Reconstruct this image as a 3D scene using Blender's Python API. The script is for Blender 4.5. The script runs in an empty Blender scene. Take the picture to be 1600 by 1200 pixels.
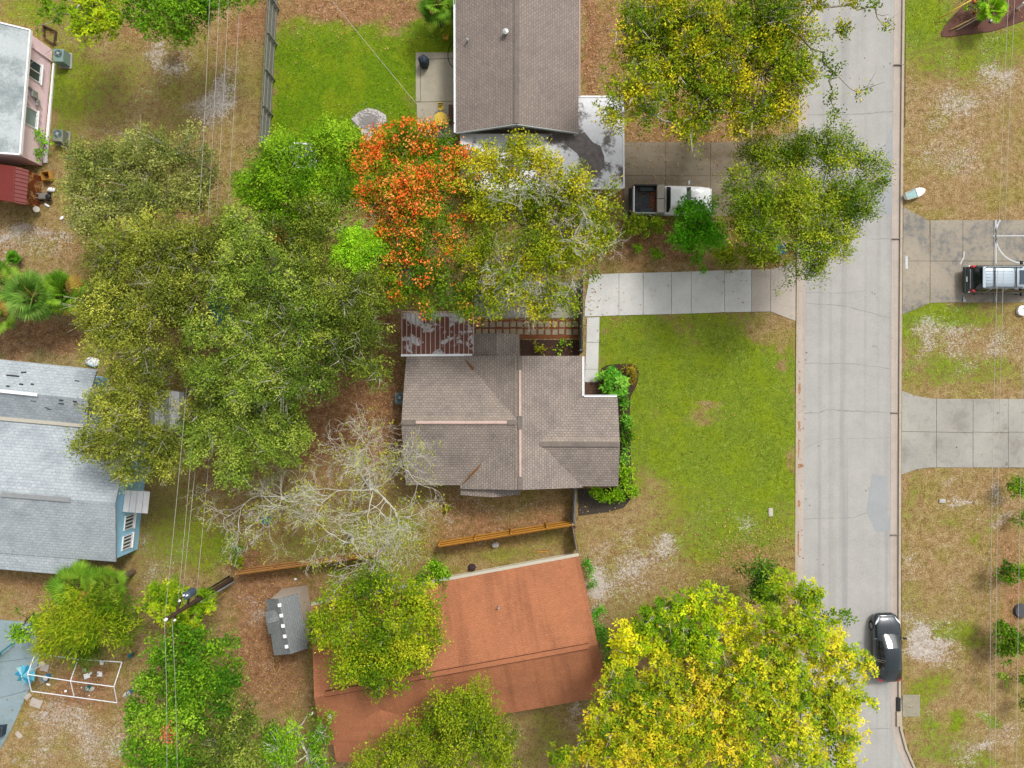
import bpy, math, random
import numpy as np
from mathutils import Vector, Matrix

random.seed(7)
rng = np.random.default_rng(11)
sc = bpy.context.scene
COL = sc.collection

# ------------------------------------------------------------------ camera
H = 47.0            # drone height over the street, metres
S = 23.0            # photograph pixels per metre on the ground
cam_d = bpy.data.cameras.new('camera')
cam_d.sensor_width = 36.0
cam_d.lens = 18.0 / ((800.0 / S) / H)
cam_d.clip_end = 2000
cam = bpy.data.objects.new('camera', cam_d)
COL.objects.link(cam)
cam.location = (0, 0, H)
sc.camera = cam

# ------------------------------------------------------------------ sky and sun
SUN_EL, SUN_AZ = 52.0, 34.0      # azimuth clockwise from +Y
w = bpy.data.worlds.new('World'); sc.world = w; w.use_nodes = True
nt = w.node_tree; nt.nodes.clear()
sky = nt.nodes.new('ShaderNodeTexSky'); sky.sky_type = 'NISHITA'; sky.sun_disc = False
sky.sun_elevation = math.radians(SUN_EL); sky.sun_rotation = math.radians(SUN_AZ)
sky.dust_density = 4.0; sky.air_density = 1.0; sky.ozone_density = 1.0
hs = nt.nodes.new('ShaderNodeHueSaturation'); hs.inputs['Saturation'].default_value = 0.06
bg = nt.nodes.new('ShaderNodeBackground'); bg.inputs['Strength'].default_value = 0.12
out = nt.nodes.new('ShaderNodeOutputWorld')
nt.links.new(sky.outputs[0], hs.inputs['Color']); nt.links.new(hs.outputs[0], bg.inputs[0])
nt.links.new(bg.outputs[0], out.inputs[0])
sun_d = bpy.data.lights.new('sun', 'SUN'); sun_d.energy = 1.5; sun_d.angle = math.radians(12)
sun_d.color = (1.0, 0.94, 0.86)
sun = bpy.data.objects.new('sun', sun_d); COL.objects.link(sun)
_e, _a = math.radians(SUN_EL), math.radians(SUN_AZ)
_to = Vector((math.sin(_a) * math.cos(_e), math.cos(_a) * math.cos(_e), math.sin(_e)))
sun.rotation_euler = (-_to).to_track_quat('-Z', 'Y').to_euler()
sun.location = _to * 80

vs = sc.view_settings
sc.display_settings.display_device = 'sRGB'
vs.view_transform = 'Standard'; vs.look = 'None'; vs.gamma = 1.0; vs.use_curve_mapping = False
vs.exposure = 0.66
cy = sc.cycles
cy.max_bounces = 6; cy.diffuse_bounces = 3; cy.glossy_bounces = 3; cy.transmission_bounces = 3
cy.transparent_max_bounces = 4; cy.caustics_reflective = False; cy.caustics_refractive = False
cy.use_denoising = True

# ------------------------------------------------------------------ helpers
def P(px, py, z=0.0):
    k = (H - z) / H / S
    return Vector(((px - 800) * k, (600 - py) * k, z))
def P2(px, py, z=0.0):
    v = P(px, py, z); return (v.x, v.y)
KB = 1.75
def C(r, g, b, k=KB):
    def f(c):
        c = max(0.0, c) / 255.0
        return c / 12.92 if c <= 0.04045 else ((c + 0.055) / 1.055) ** 2.4
    return (min(.9, f(r) / k), min(.9, f(g) / k), min(.9, f(b) / k), 1.0)

MATS = {}
class N:
    """tiny node-tree builder"""
    def __init__(s, name):
        m = bpy.data.materials.new(name); m.use_nodes = True
        s.m = m; s.t = m.node_tree; s.t.nodes.clear()
        s.o = s.t.nodes.new('ShaderNodeOutputMaterial')
        s.b = s.t.nodes.new('ShaderNodeBsdfPrincipled')
        s.t.links.new(s.b.outputs[0], s.o.inputs[0])
    def n(s, kind, **kw):
        nd = s.t.nodes.new('ShaderNode' + kind)
        for k, v in kw.items():
            if k.startswith('i_'):
                key = k[2:].replace('_', ' ')
                nd.inputs[int(key) if key.isdigit() else key].default_value = v
            else: setattr(nd, k, v)
        return nd
    def l(s, a, b): s.t.links.new(a, b)
    def coords(s, kind='Object', scale=(1, 1, 1), rot=0.0):
        tc = s.n('TexCoord'); mp = s.n('Mapping')
        mp.inputs['Scale'].default_value = scale; mp.inputs['Rotation'].default_value = (0, 0, rot)
        s.l(tc.outputs[kind], mp.inputs[0]); return mp.outputs[0]
    def pos(s, scale=(1, 1, 1)):
        g = s.n('NewGeometry'); mp = s.n('Mapping'); mp.inputs['Scale'].default_value = scale
        s.l(g.outputs['Position'], mp.inputs[0]); return mp.outputs[0]
    def noise(s, vec, scale, detail=4, rough=.6):
        t = s.n('TexNoise'); t.inputs['Scale'].default_value = scale
        t.inputs['Detail'].default_value = detail; t.inputs['Roughness'].default_value = rough
        s.l(vec, t.inputs['Vector']); return t.outputs['Fac']
    def ramp(s, fac, stops):
        r = s.n('ValToRGB'); e = r.color_ramp.elements
        while len(e) < len(stops): e.new(0.5)
        for el, (p, c) in zip(e, stops):
            el.position = p; el.color = c if len(c) == 4 else (*c, 1)
        s.l(fac, r.inputs[0]); return r.outputs[0]
    def mix(s, fac, a, b, mode='MIX'):
        m = s.n('MixRGB', blend_type=mode)
        for sock, v in ((m.inputs[0], fac), (m.inputs[1], a), (m.inputs[2], b)):
            if hasattr(v, 'links') or hasattr(v, 'is_linked'): s.l(v, sock)
            elif isinstance(v, (int, float)): sock.default_value = v
            else: sock.default_value = v if len(v) == 4 else (*v, 1)
        return m.outputs[0]
    def math(s, op, a, b=0.0, clamp=False):
        m = s.n('Math', operation=op, use_clamp=clamp)
        for sock, v in ((m.inputs[0], a), (m.inputs[1], b)):
            if hasattr(v, 'is_linked'): s.l(v, sock)
            else: sock.default_value = v
        return m.outputs[0]
    def smooth(s, v, a, b):
        m = s.n('MapRange', interpolation_type='SMOOTHSTEP')
        m.inputs['From Min'].default_value = a; m.inputs['From Max'].default_value = b
        s.l(v, m.inputs['Value']); return m.outputs[0]
    def bump(s, h, strength=.4, dist=.02):
        b = s.n('Bump'); b.inputs['Strength'].default_value = strength; b.inputs['Distance'].default_value = dist
        s.l(h, b.inputs['Height']); s.l(b.outputs[0], s.b.inputs['Normal'])
    def col(s, c):
        if hasattr(c, 'is_linked'): s.l(c, s.b.inputs['Base Color'])
        else: s.b.inputs['Base Color'].default_value = c
    def fin(s, rough=.8, metallic=0.0, spec=.3, coat=0.0):
        s.b.inputs['Roughness'].default_value = rough; s.b.inputs['Metallic'].default_value = metallic
        s.b.inputs['Specular IOR Level'].default_value = spec
        s.b.inputs['Coat Weight'].default_value = coat; s.b.inputs['Coat Roughness'].default_value = .04
        return s.m

def vary(c, f): return (min(.95, c[0] * f), min(.95, c[1] * f), min(.95, c[2] * f), 1)
def plain(name, c, rough=.7, metallic=0, spec=.3, amt=.25, scale=6.0, coat=0.0, bump=.0):
    m = N(name); v = m.coords()
    f = m.noise(v, scale, 5, .65)
    m.col(m.ramp(f, [(.3, vary(c, 1 - amt)), (.7, vary(c, 1 + amt))]))
    if bump: m.bump(f, bump, .02)
    return m.fin(rough, metallic, spec, coat)
def gloss(name, c, rough=.2, metallic=0, coat=0.0, spec=.5):
    m = N(name); m.col(c); return m.fin(rough, metallic, spec, coat)

def root_of(o):
    v = Vector((0, 0, 0))
    while o is not None: v = v + o.location; o = o.parent
    return v
def tag(o, label, cat, group=None, kind=None):
    if label: o['label'] = label
    if cat: o['category'] = cat
    if group: o['group'] = group
    if kind: o['kind'] = kind
    return o
def thing(name, label, cat, loc, group=None):
    o = bpy.data.objects.new(name, None); COL.objects.link(o); o.location = loc
    o.empty_display_size = .3
    return tag(o, label, cat, group)
def link(name, me, mat, parent=None):
    o = bpy.data.objects.new(name, me); COL.objects.link(o)
    if mat is not None and not me.materials: me.materials.append(mat)
    if parent is not None: o.parent = parent
    return o

class MB:
    """collects geometry in world coordinates; build() links it as one mesh object"""
    def __init__(s): s.v = []; s.f = []; s.uv = []
    def add(s, vs, fs, uvs=None):
        b = len(s.v); s.v += [tuple(v) for v in vs]
        for i, f in enumerate(fs):
            s.f.append(tuple(b + k for k in f))
            s.uv.append(uvs[i] if uvs else [(0, 0)] * len(f))
        return s
    def box(s, c, size, rz=0.0, M=None):
        hx, hy, hz = size[0] / 2, size[1] / 2, size[2] / 2
        vs = [Vector((x, y, z)) for z in (-hz, hz) for y in (-hy, hy) for x in (-hx, hx)]
        if M is None: M = Matrix.Rotation(rz, 3, 'Z')
        vs = [M @ v + Vector(c) for v in vs]
        return s.add(vs, [(0, 2, 3, 1), (4, 5, 7, 6), (0, 1, 5, 4), (2, 6, 7, 3), (0, 4, 6, 2), (1, 3, 7, 5)])
    def bar(s, a, b, w_, h_, up=(0, 0, 1)):
        a, b = Vector(a), Vector(b); d = b - a; L = d.length
        x = d.normalized(); y = Vector(up).cross(x)
        if y.length < 1e-4: y = Vector((0, 1, 0))
        y.normalize(); z = x.cross(y)
        return s.box((a + b) / 2, (L, w_, h_), M=Matrix((x, y, z)).transposed())
    def prism(s, poly, z0, z1):
        n = len(poly)
        a = sum(poly[i][0] * poly[(i + 1) % n][1] - poly[(i + 1) % n][0] * poly[i][1] for i in range(n))
        if a < 0: poly = poly[::-1]
        vs = [(p[0], p[1], z0) for p in poly] + [(p[0], p[1], z1) for p in poly]
        fs = [tuple(range(n))[::-1], tuple(range(n, 2 * n))]
        fs += [(i, (i + 1) % n, n + (i + 1) % n, n + i) for i in range(n)]
        return s.add(vs, fs)
    def slab(s, quad, t, us=1.0):
        """thick panel from a 3-D polygon (top face), uv: u along first edge, v across"""
        q = [Vector(p) for p in quad]
        nrm = (q[1] - q[0]).cross(q[2] - q[0]).normalized()
        if nrm.z < 0: q = q[::-1]; nrm = -nrm
        n = len(q)
        ex = (q[1] - q[0]).normalized(); ey = nrm.cross(ex)
        o = q[0]
        uvt = [((p - o).dot(ex), (p - o).dot(ey)) for p in q]
        low = [p - nrm * t for p in q]
        fs = [tuple(range(n)), tuple(range(n, 2 * n))[::-1]] + [(i, n + i, n + (i + 1) % n, (i + 1) % n) for i in range(n)]
        uv = [uvt, uvt[::-1]] + [[(0, 0)] * 4] * n
        return s.add(q + low, fs, uv)
    def tube(s, pts, radii, sides=6, caps=True):
        pts = [Vector(p) for p in pts]; n = len(pts)
        if not hasattr(radii, '__len__'): radii = [radii] * n
        vs, fs = [], []
        ref = Vector((0.31, 0.17, 0.93))
        for i, p in enumerate(pts):
            d = (pts[min(i + 1, n - 1)] - pts[max(i - 1, 0)])
            d = d.normalized() if d.length > 1e-6 else Vector((0, 0, 1))
            u = d.cross(ref)
            if u.length < 1e-3: u = d.cross(Vector((1, 0, 0)))
            u.normalize(); v = d.cross(u)
            for k in range(sides):
                t = 2 * math.pi * k / sides
                vs.append(p + (u * math.cos(t) + v * math.sin(t)) * radii[i])
        for i in range(n - 1):
            for k in range(sides):
                a, b = i * sides + k, i * sides + (k + 1) % sides
                fs.append((a, b, b + sides, a + sides))
        if caps:
            fs.append(tuple(range(sides))[::-1]); fs.append(tuple((n - 1) * sides + k for k in range(sides)))
        return s.add(vs, fs)
    def lathe(s, c, prof, sides=16, M=None):
        c = Vector(c); vs, fs = [], []
        for r, z in prof:
            for k in range(sides):
                t = 2 * math.pi * k / sides
                v = Vector((r * math.cos(t), r * math.sin(t), z))
                if M is not None: v = M @ v
                vs.append(c + v)
        for i in range(len(prof) - 1):
            for k in range(sides):
                a, b = i * sides + k, i * sides + (k + 1) % sides
                fs.append((a, b, b + sides, a + sides))
        fs.append(tuple(range(sides))[::-1]); fs.append(tuple((len(prof) - 1) * sides + k for k in range(sides)))
        return s.add(vs, fs)
    def mesh(s, name, org=(0, 0, 0), smooth=False):
        me = bpy.data.meshes.new(name)
        ox, oy, oz = org
        me.from_pydata([(x - ox, y - oy, z - oz) for x, y, z in s.v], [], s.f)
        ul = me.uv_layers.new(name='UVMap')
        flat = [c for f in s.uv for p in f for c in p]
        ul.data.foreach_set('uv', flat)
        if smooth: me.polygons.foreach_set('use_smooth', [True] * len(me.polygons))
        me.update(); return me
    def build(s, name, mat, parent=None, smooth=False, base=None, kind=None, bevel=0.0):
        if parent is not None: org = root_of(parent); loc = None
        else:
            org = Vector(base) if base is not None else Vector((0, 0, 0)); loc = org
        o = link(name, s.mesh(name, org, smooth), mat, parent)
        if loc is not None: o.location = loc
        if kind: o['kind'] = kind
        if bevel:
            b = o.modifiers.new('bevel', 'BEVEL'); b.width = bevel; b.segments = 2; b.limit_method = 'ANGLE'
        return o

def lerp(a, b, t): return a + (b - a) * t
def shrink(poly, d):
    """inset a convex polygon"""
    n = len(poly); A = sum(poly[i][0] * poly[(i + 1) % n][1] - poly[(i + 1) % n][0] * poly[i][1] for i in range(n))
    if A < 0: poly = poly[::-1]
    outp = []
    for i in range(n):
        p0, p1, p2 = (Vector(poly[i - 1]), Vector(poly[i]), Vector(poly[(i + 1) % n]))
        d1 = (p1 - p0).normalized(); d2 = (p2 - p1).normalized()
        n1 = Vector((-d1.y, d1.x)); n2 = Vector((-d2.y, d2.x))
        k = n1 + n2; k = k / max(.3, (1 + n1.dot(n2)))
        q = p1 + k * d; outp.append((q.x, q.y))
    return outp

def snoise(x, y, z=0.0, s=1.0, seed=0):
    """cheap smooth pseudo noise in about -1..1, vectorised"""
    r = np.random.default_rng(seed); t = 0.0
    for k in range(7):
        a = r.normal(size=3) * s * (0.7 + .35 * k); ph = r.uniform(0, 6.28)
        t = t + np.sin(a[0] * x + a[1] * y + a[2] * z + ph)
    return t / 3.2
# ------------------------------------------------------------------ surface materials
def make_concrete(name, c, stain=.35, scale=1.2, dark=(0.06, 0.055, 0.05, 1), mold=0.0, streak=None):
    m = N(name); v = m.pos()
    f1 = m.noise(v, scale, 6, .7); f2 = m.noise(v, 14, 4, .7); f3 = m.noise(v, .35, 3, .5)
    base = m.ramp(f1, [(.25, vary(c, 1 - stain)), (.75, vary(c, 1 + stain * .45))])
    base = m.mix(.5, base, m.ramp(f2, [(.3, (.72, .72, .72, 1)), (.7, (1.1, 1.1, 1.1, 1))]), 'MULTIPLY')
    if mold:
        k = m.smooth(m.math('ADD', m.math('MULTIPLY', f1, .7), m.math('MULTIPLY', f3, .45)), .58 - mold * .12, .72)
        base = m.mix(m.math('MULTIPLY', k, .8), base, dark)
    if streak:
        sv = m.pos(streak); f4 = m.noise(sv, 1.0, 3, .6)
        base = m.mix(.55, base, m.ramp(f4, [(.32, (.68, .69, .71, 1)), (.5, (1, 1, 1, 1)), (.75, (1.06, 1.06, 1.05, 1))]), 'MULTIPLY')
    m.col(base); m.bump(f2, .25, .01)
    return m.fin(.9, 0, .2)
M_road = make_concrete('road_concrete', C(208, 206, 202), .14, .6, streak=(1.3, .02, 1))
M_gutter = make_concrete('gutter_concrete', C(222, 208, 196), .16, .9, streak=(4, .05, 1))
M_kerb = make_concrete('kerb_concrete', C(222, 206, 184), .2, 1.5)
M_drive = make_concrete('driveway_concrete', C(234, 234, 230, 1.5), .14, 1.0)
M_apron = make_concrete('apron_concrete', C(222, 210, 198), .14, 1.0)
M_drive_mold = make_concrete('moldy_concrete', C(208, 196, 176), .34, 2.0, dark=C(120, 123, 126), mold=.8)
M_drive_grey = make_concrete('weathered_concrete', C(212, 208, 198), .34, 1.1, dark=C(158, 154, 146), mold=.6)
M_drive_brown = make_concrete('leaf_stained_concrete', C(176, 162, 140), .3, .5, dark=C(126, 112, 88), mold=.6, streak=(.05, 1.2, 1))
M_patio = make_concrete('patio_concrete', C(206, 197, 176), .16, 1.5)
M_deckblue = make_concrete('blue_grey_deck_paint', C(172, 194, 202), .15, 1.1, dark=C(140, 160, 160), mold=.3)
M_paver = make_concrete('paver_concrete', C(196, 182, 156), .3, 2.0)

def make_shingle(name, c, c2, var=.45, bw=.32, rh=.19, stain=.5, mortar=.55, spots=None, streak=0.0):
    m = N(name); v = m.coords('UV')
    b = m.n('TexBrick'); b.offset = .5; b.squash = 1
    b.inputs['Color1'].default_value = vary(c, 1 + var * .5); b.inputs['Color2'].default_value = vary(c2, 1 - var * .5)
    b.inputs['Mortar'].default_value = vary(c2, mortar)
    b.inputs['Scale'].default_value = 1.0; b.inputs['Mortar Size'].default_value = .022
    b.inputs['Mortar Smooth'].default_value = .3; b.inputs['Bias'].default_value = 0
    b.inputs['Brick Width'].default_value = bw; b.inputs['Row Height'].default_value = rh
    m.l(v, b.inputs['Vector'])
    p = m.pos(); f = m.noise(p, .55, 5, .7); f2 = m.noise(p, 9, 3, .7)
    col = m.mix(stain, b.outputs['Color'], m.ramp(f, [(.3, (.55, .56, .6, 1)), (.52, (1, 1, 1, 1)), (.72, (1.22, 1.16, 1.1, 1))]), 'MULTIPLY')
    col = m.mix(.5, col, m.ramp(f2, [(.3, (.7, .7, .7, 1)), (.7, (1.25, 1.25, 1.25, 1))]), 'MULTIPLY')
    if streak:
        sv = m.coords('UV', (1.1, .10, 1)); f4 = m.noise(sv, 1.0, 3, .6)
        col = m.mix(streak, col, m.ramp(f4, [(.33, (.42, .4, .42, 1)), (.5, (1, 1, 1, 1))]), 'MULTIPLY')
    m.col(col)
    m.bump(m.math('ADD', m.math('MULTIPLY', b.outputs['Fac'], -1.0), m.math('MULTIPLY', f2, .5)), .6, .02)
    return m.fin(.95, 0, .15)
M_sh_main = make_shingle('grey_brown_shingles', C(180, 167, 157, 1.6), C(170, 158, 149, 1.6), .1, .24, .16, stain=.62, mortar=.66)
M_sh_top = make_shingle('taupe_shingles', C(176, 162, 152), C(168, 155, 147), .1, .24, .16, stain=.3, mortar=.74)
M_sh_orange = make_shingle('terracotta_shingles', C(212, 142, 104), C(207, 137, 99), .04, .26, .15, stain=.3, mortar=.93, streak=.4)
M_sh_blue = make_shingle('pale_grey_shingles', C(204, 213, 219, 1.6), C(194, 205, 212, 1.6), .05, .34, .2, stain=.55, mortar=.86)
M_sh_shed = make_shingle('slate_shingles', C(166, 170, 170), C(154, 160, 162), .04, .3, .15, stain=.25, mortar=.85)
def make_metalroof(name, c, c2, patch=None, thr=(.5, .56), scale=.6):
    m = N(name); p = m.pos(); f = m.noise(p, scale, 5, .65); f2 = m.noise(p, 7, 4, .7)
    col = m.ramp(f2, [(.3, c), (.7, c2)])
    if patch:
        k = m.smooth(m.math('ADD', f, m.math('MULTIPLY', f2, .18)), thr[0], thr[1])
        col = m.mix(k, col, patch)
    m.col(col); m.bump(f2, .15, .01)
    return m.fin(.6, 0, .3)
M_rustpan = make_metalroof('rusty_roof_with_peeling_white', C(150, 98, 84), C(122, 76, 64), C(232, 234, 238), (.60, .64), .8)
M_whiteroof = make_metalroof('peeling_white_roof_coating', C(240, 240, 242, 1.2), C(222, 224, 230, 1.2), C(132, 124, 122), (.58, .68), .45)
M_pinkroof = make_metalroof('chalky_pale_roof', C(214, 222, 224, 1.5), C(196, 206, 208, 1.5), C(150, 162, 164, 1.5), (.5, .74), .4)
M_redmetal = plain('red_metal_roof', C(142, 58, 52), .5, amt=.12, scale=3)
def make_wood(name, c, amt=.3, along=(1, 12, 12)):
    m = N(name); v = m.coords('Object', along); f = m.noise(v, 2.5, 5, .7)
    m.col(m.ramp(f, [(.3, vary(c, 1 - amt)), (.7, vary(c, 1 + amt))])); m.bump(f, .2, .01)
    return m.fin(.85, 0, .2)
M_wood_new = make_wood('new_pine', C(226, 164, 70), .18)
M_wood_new2 = make_wood('new_pine_pickets', C(196, 132, 48), .25, (8, 8, 1))
M_wood_grey = make_wood('weathered_grey_board', C(160, 160, 150), .3, (8, 8, 1))
M_wood_brown = make_wood('brown_board', C(112, 86, 70), .25)
M_rustwood = make_metalroof('rusted_sheet', C(214, 140, 70), C(236, 200, 140), C(150, 78, 40), (.5, .6), 2.0)
M_white = plain('white_paint', C(238, 238, 240, 1.1), .5, amt=.06)
M_offwhite = plain('cream_paint', C(222, 216, 200), .7, amt=.08)
M_pinkwall = plain('pink_stucco', C(242, 212, 218, 1.0), .85, amt=.06, scale=2)
M_bluewall = plain('sky_blue_stucco', C(160, 212, 252, 1.0), .85, amt=.06, scale=2)
M_tanwall = plain('tan_stucco', C(196, 178, 150), .85, amt=.08)
M_glass = gloss('window_glass', (0.06, 0.08, 0.085, 1), .06)
M_blind = plain('pale_blind', C(186, 204, 200), .5, amt=.1, scale=20)
M_dark = plain('black_plastic', (.018, .018, .02, 1), .5, amt=.2)
M_tyre = plain('tyre_rubber', (.02, .02, .02, 1), .85, amt=.2)
M_rim = gloss('alloy_rim', (.35, .36, .38, 1), .3, .8)
M_steel = plain('galvanised_steel', (.42, .44, .45, 1), .45, .5, amt=.15)
M_acgreen = plain('grey_green_enamel', C(150, 178, 170), .5, amt=.1)
M_pinkridge = plain('pale_pink_ridge_vent', C(238, 206, 194), .7, amt=.1, scale=3)
M_tanridge = plain('sunbleached_ridge_cap', C(196, 176, 156), .9, amt=.15, scale=4)
M_redpaint = gloss('red_lens', (.45, .012, .02, 1), .15)
M_clear = gloss('clear_lens', (.7, .75, .8, 1), .08)
M_yellow = plain('yellow_plastic', C(244, 206, 70), .5, amt=.1)
M_bluetarp = plain('blue_tarp', C(30, 130, 190), .45, amt=.35, scale=5)
M_turq = plain('turquoise_fabric', C(96, 200, 228), .7, amt=.25, scale=4)
M_teal = plain('teal_plastic', C(40, 150, 160), .5, amt=.2)
M_mulch = plain('dark_mulch', C(84, 62, 52), .95, amt=.5, scale=26, bump=.8)
M_mulch_red = plain('red_brown_mulch', C(122, 84, 74), .95, amt=.4, scale=24, bump=.8)
M_mulch_dk = plain('dark_soil', C(84, 76, 68), .95, amt=.35, scale=18, bump=.6)
M_paint = plain('white_line_paint', C(232, 236, 240), .7, amt=.12, scale=9)
M_crack = plain('crack_filler', C(172, 170, 166), .9, amt=.3)
M_patch = make_concrete('newer_road_patch', C(193, 196, 199), .1, .6)
M_joint = plain('dark_joint', C(160, 150, 140), .95, amt=.3)
M_gravel = plain('pale_gravel', C(226, 220, 218), .9, amt=.35, scale=30, bump=.8)
M_cable = plain('power_cable', C(216, 212, 200), .6, amt=.1)
M_cable_w = plain('twisted_service_cable', C(216, 200, 190), .6, amt=.2)
M_polewood = make_wood('creosoted_pole', C(96, 76, 62), .3, (6, 6, .6))

# ------------------------------------------------------------------ ground
KL = [(-400, 1252), (-60, 1250), (100, 1248), (300, 1246), (500, 1244), (700, 1243), (900, 1242), (1300, 1241), (6000, 1238)]
KR = [(-6000, 1425), (-60, 1414.5), (150, 1412), (300, 1410.5), (600, 1408.5), (900, 1407.5), (1100, 1407.5), (1140, 1410), (1170, 1418), (1200, 1431), (1240, 1456), (1290, 1500), (6000, 1600)]
def kl(py): return np.interp(py, [a for a, b in KL], [b for a, b in KL])
def kr(py): return np.interp(py, [a for a, b in KR], [b for a, b in KR])

def soft(v, a, b, e):   # 1 inside [a,b], soft edge e px
    return 1 / (1 + np.exp(-np.clip((v - a) / e, -30, 30))) * 1 / (1 + np.exp(-np.clip((b - v) / e, -30, 30)))
BL = {'g': [], 's': [], 'l': []}
for k, t in {
    'g': '''230 130 130 60 .24|120 160 30 90 .28|60 20 60 20 .5|560 140 120 90 .25|530 160 80 60 .3|700 60 30 60 .4|
            1000 560 60 60 .1|1180 560 60 70 .28|1150 700 80 80 .25|1190 650 30 120 .2|1440 30 40 40 .95|1560 60 60 25 .55|1500 100 80 20 .4|
            1440 500 60 30 .42|1500 490 60 18 .45|1475 575 40 25 .5|1560 580 40 20 .4|1420 560 10 60 .3|1420 760 10 60 .3|
            1430 960 30 40 .25|1460 1070 30 20 .45|1440 1105 15 25 .38|1510 995 18 14 .38|1480 985 18 12 .4|1550 1123 9 8 1.1|1500 1125 12 10 .6|1452 1135 12 12 .5|1470 1170 50 25 .42|1545 1195 30 12 .42|1550 820 12 8 .5|1525 838 10 8 .45|1485 820 10 8 .35|
            300 830 50 60 .2|260 760 40 60 .2|270 860 50 40 .35|350 860 30 30 .4|840 830 60 25 .3|760 860 60 20 .3|1080 850 90 40 .32|1180 850 60 50 .25|1130 800 90 22 .3|
            520 860 100 40 .45|640 820 60 50 .3|90 130 15 60 .4|640 600 15 30 .3|150 120 60 60 .08|1250 900 10 200 .2|860 1150 40 40 .3|990 950 40 30 .25|1150 860 60 30 .3''',
    's': '''355 140 14 32 .95|340 165 22 18 .7|305 175 26 12 .62|315 200 14 10 .7|255 92 26 18 .62|240 75 18 14 .6|270 110 20 10 .5|180 205 18 8 .5|205 215 10 6 .5|
            75 365 20 9 .8|30 360 20 8 .65|10 375 20 8 .55|40 385 60 20 .45|1500 155 60 16 .45|1555 120 30 20 .5|1510 175 25 12 .6|1460 190 14 10 .55|1470 240 60 30 .35|1510 250 30 30 .4|1575 118 20 10 .5|
            1450 530 16 26 .7|1495 515 25 12 .65|1500 550 16 20 .6|1570 545 30 25 .45|1455 500 10 8 .5|1480 752 14 8 .6|1480 770 12 8 .5|1510 790 16 6 .55|1560 775 9 14 .95|1570 815 14 7 .8|1500 790 14 8 .5|1425 875 12 12 .7|1495 885 6 6 .5|
            1445 985 22 20 .8|1460 1020 30 14 .85|1480 1005 20 14 .6|1430 1000 14 20 .5|1540 1115 10 10 .7|1535 1170 12 8 .8|1575 1130 20 10 .5|1500 1180 20 14 .5|1560 1155 30 14 .45|1420 960 8 10 .5|
            990 890 20 18 .65|1000 875 20 14 .5|970 840 8 6 .5|1035 860 16 12 .7|1045 845 10 8 .6|930 910 16 26 .6|960 920 30 20 .5|940 870 12 20 .45|985 850 12 10 .45|1165 820 12 14 .5|1110 640 14 8 .4|
            830 790 22 10 .6|760 800 26 10 .45|730 785 20 8 .4|690 805 10 6 .4|130 1140 30 18 .7|100 1110 20 20 .6|150 1180 40 20 .5|70 1170 20 20 .5|40 1195 20 10 .5|180 1160 20 20 .45|60 1120 12 10 .7|
            400 960 14 14 .55|385 940 14 14 .45|420 1040 20 10 .35|560 1040 10 10 .3|250 900 20 14 .35|230 850 14 12 .45|270 880 20 12 .4|1260 700 5 5 0|935 940 12 30 .6|900 1100 12 14 .8|895 1125 8 10 .7|905 1080 8 6 .6|740 850 16 6 .4|930 1000 10 20 .45|125 65 14 8 .4''',
    'l': '''960 60 40 90 .7|920 60 10 100 .8|1040 380 120 30 .95|1160 320 60 30 .5|1100 200 120 60 .45|1010 300 40 60 .6|1215 400 30 16 .6|550 640 80 60 .95|600 560 20 60 .8|480 620 60 60 .7|400 560 100 100 .55|300 450 140 100 .5|
            60 530 80 22 .9|30 530 50 20 .6|40 120 10 100 .3|780 820 90 25 .6|700 790 40 20 .5|860 800 30 20 .5|700 850 140 22 .45|420 920 70 40 .75|430 1060 60 60 .7|400 1000 50 60 .7|380 880 30 20 .6|560 880 60 30 .4|
            60 910 80 20 .7|130 1060 50 40 .75|100 1100 60 30 .4|1190 880 50 25 .5|1160 850 60 20 .35|1120 900 60 25 .4|720 540 20 20 .4|600 700 50 40 .6|480 700 60 40 .4|1060 310 60 10 .7|1580 900 20 60 .6|1580 760 20 80 .4|1590 1000 20 80 .5|1540 900 20 200 .3|960 540 6 60 .0|
            480 20 90 30 .45|560 10 90 20 .6|640 20 50 20 .5|385 30 25 25 .75|360 70 40 30 .5|210 50 30 20 .7|60 55 40 10 .3|100 380 30 20 .45|300 690 20 40 .5|330 560 40 30 .4|270 340 60 20 .4|310 340 20 20 .7|380 340 20 20 .8|900 820 4 40 .3|500 440 90 90 .6|700 420 120 60 .5|1110 190 100 40 .4'''}.items():
    for it in t.replace('\n', '').split('|'):
        BL[k].append([float(q) for q in it.split()])
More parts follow.
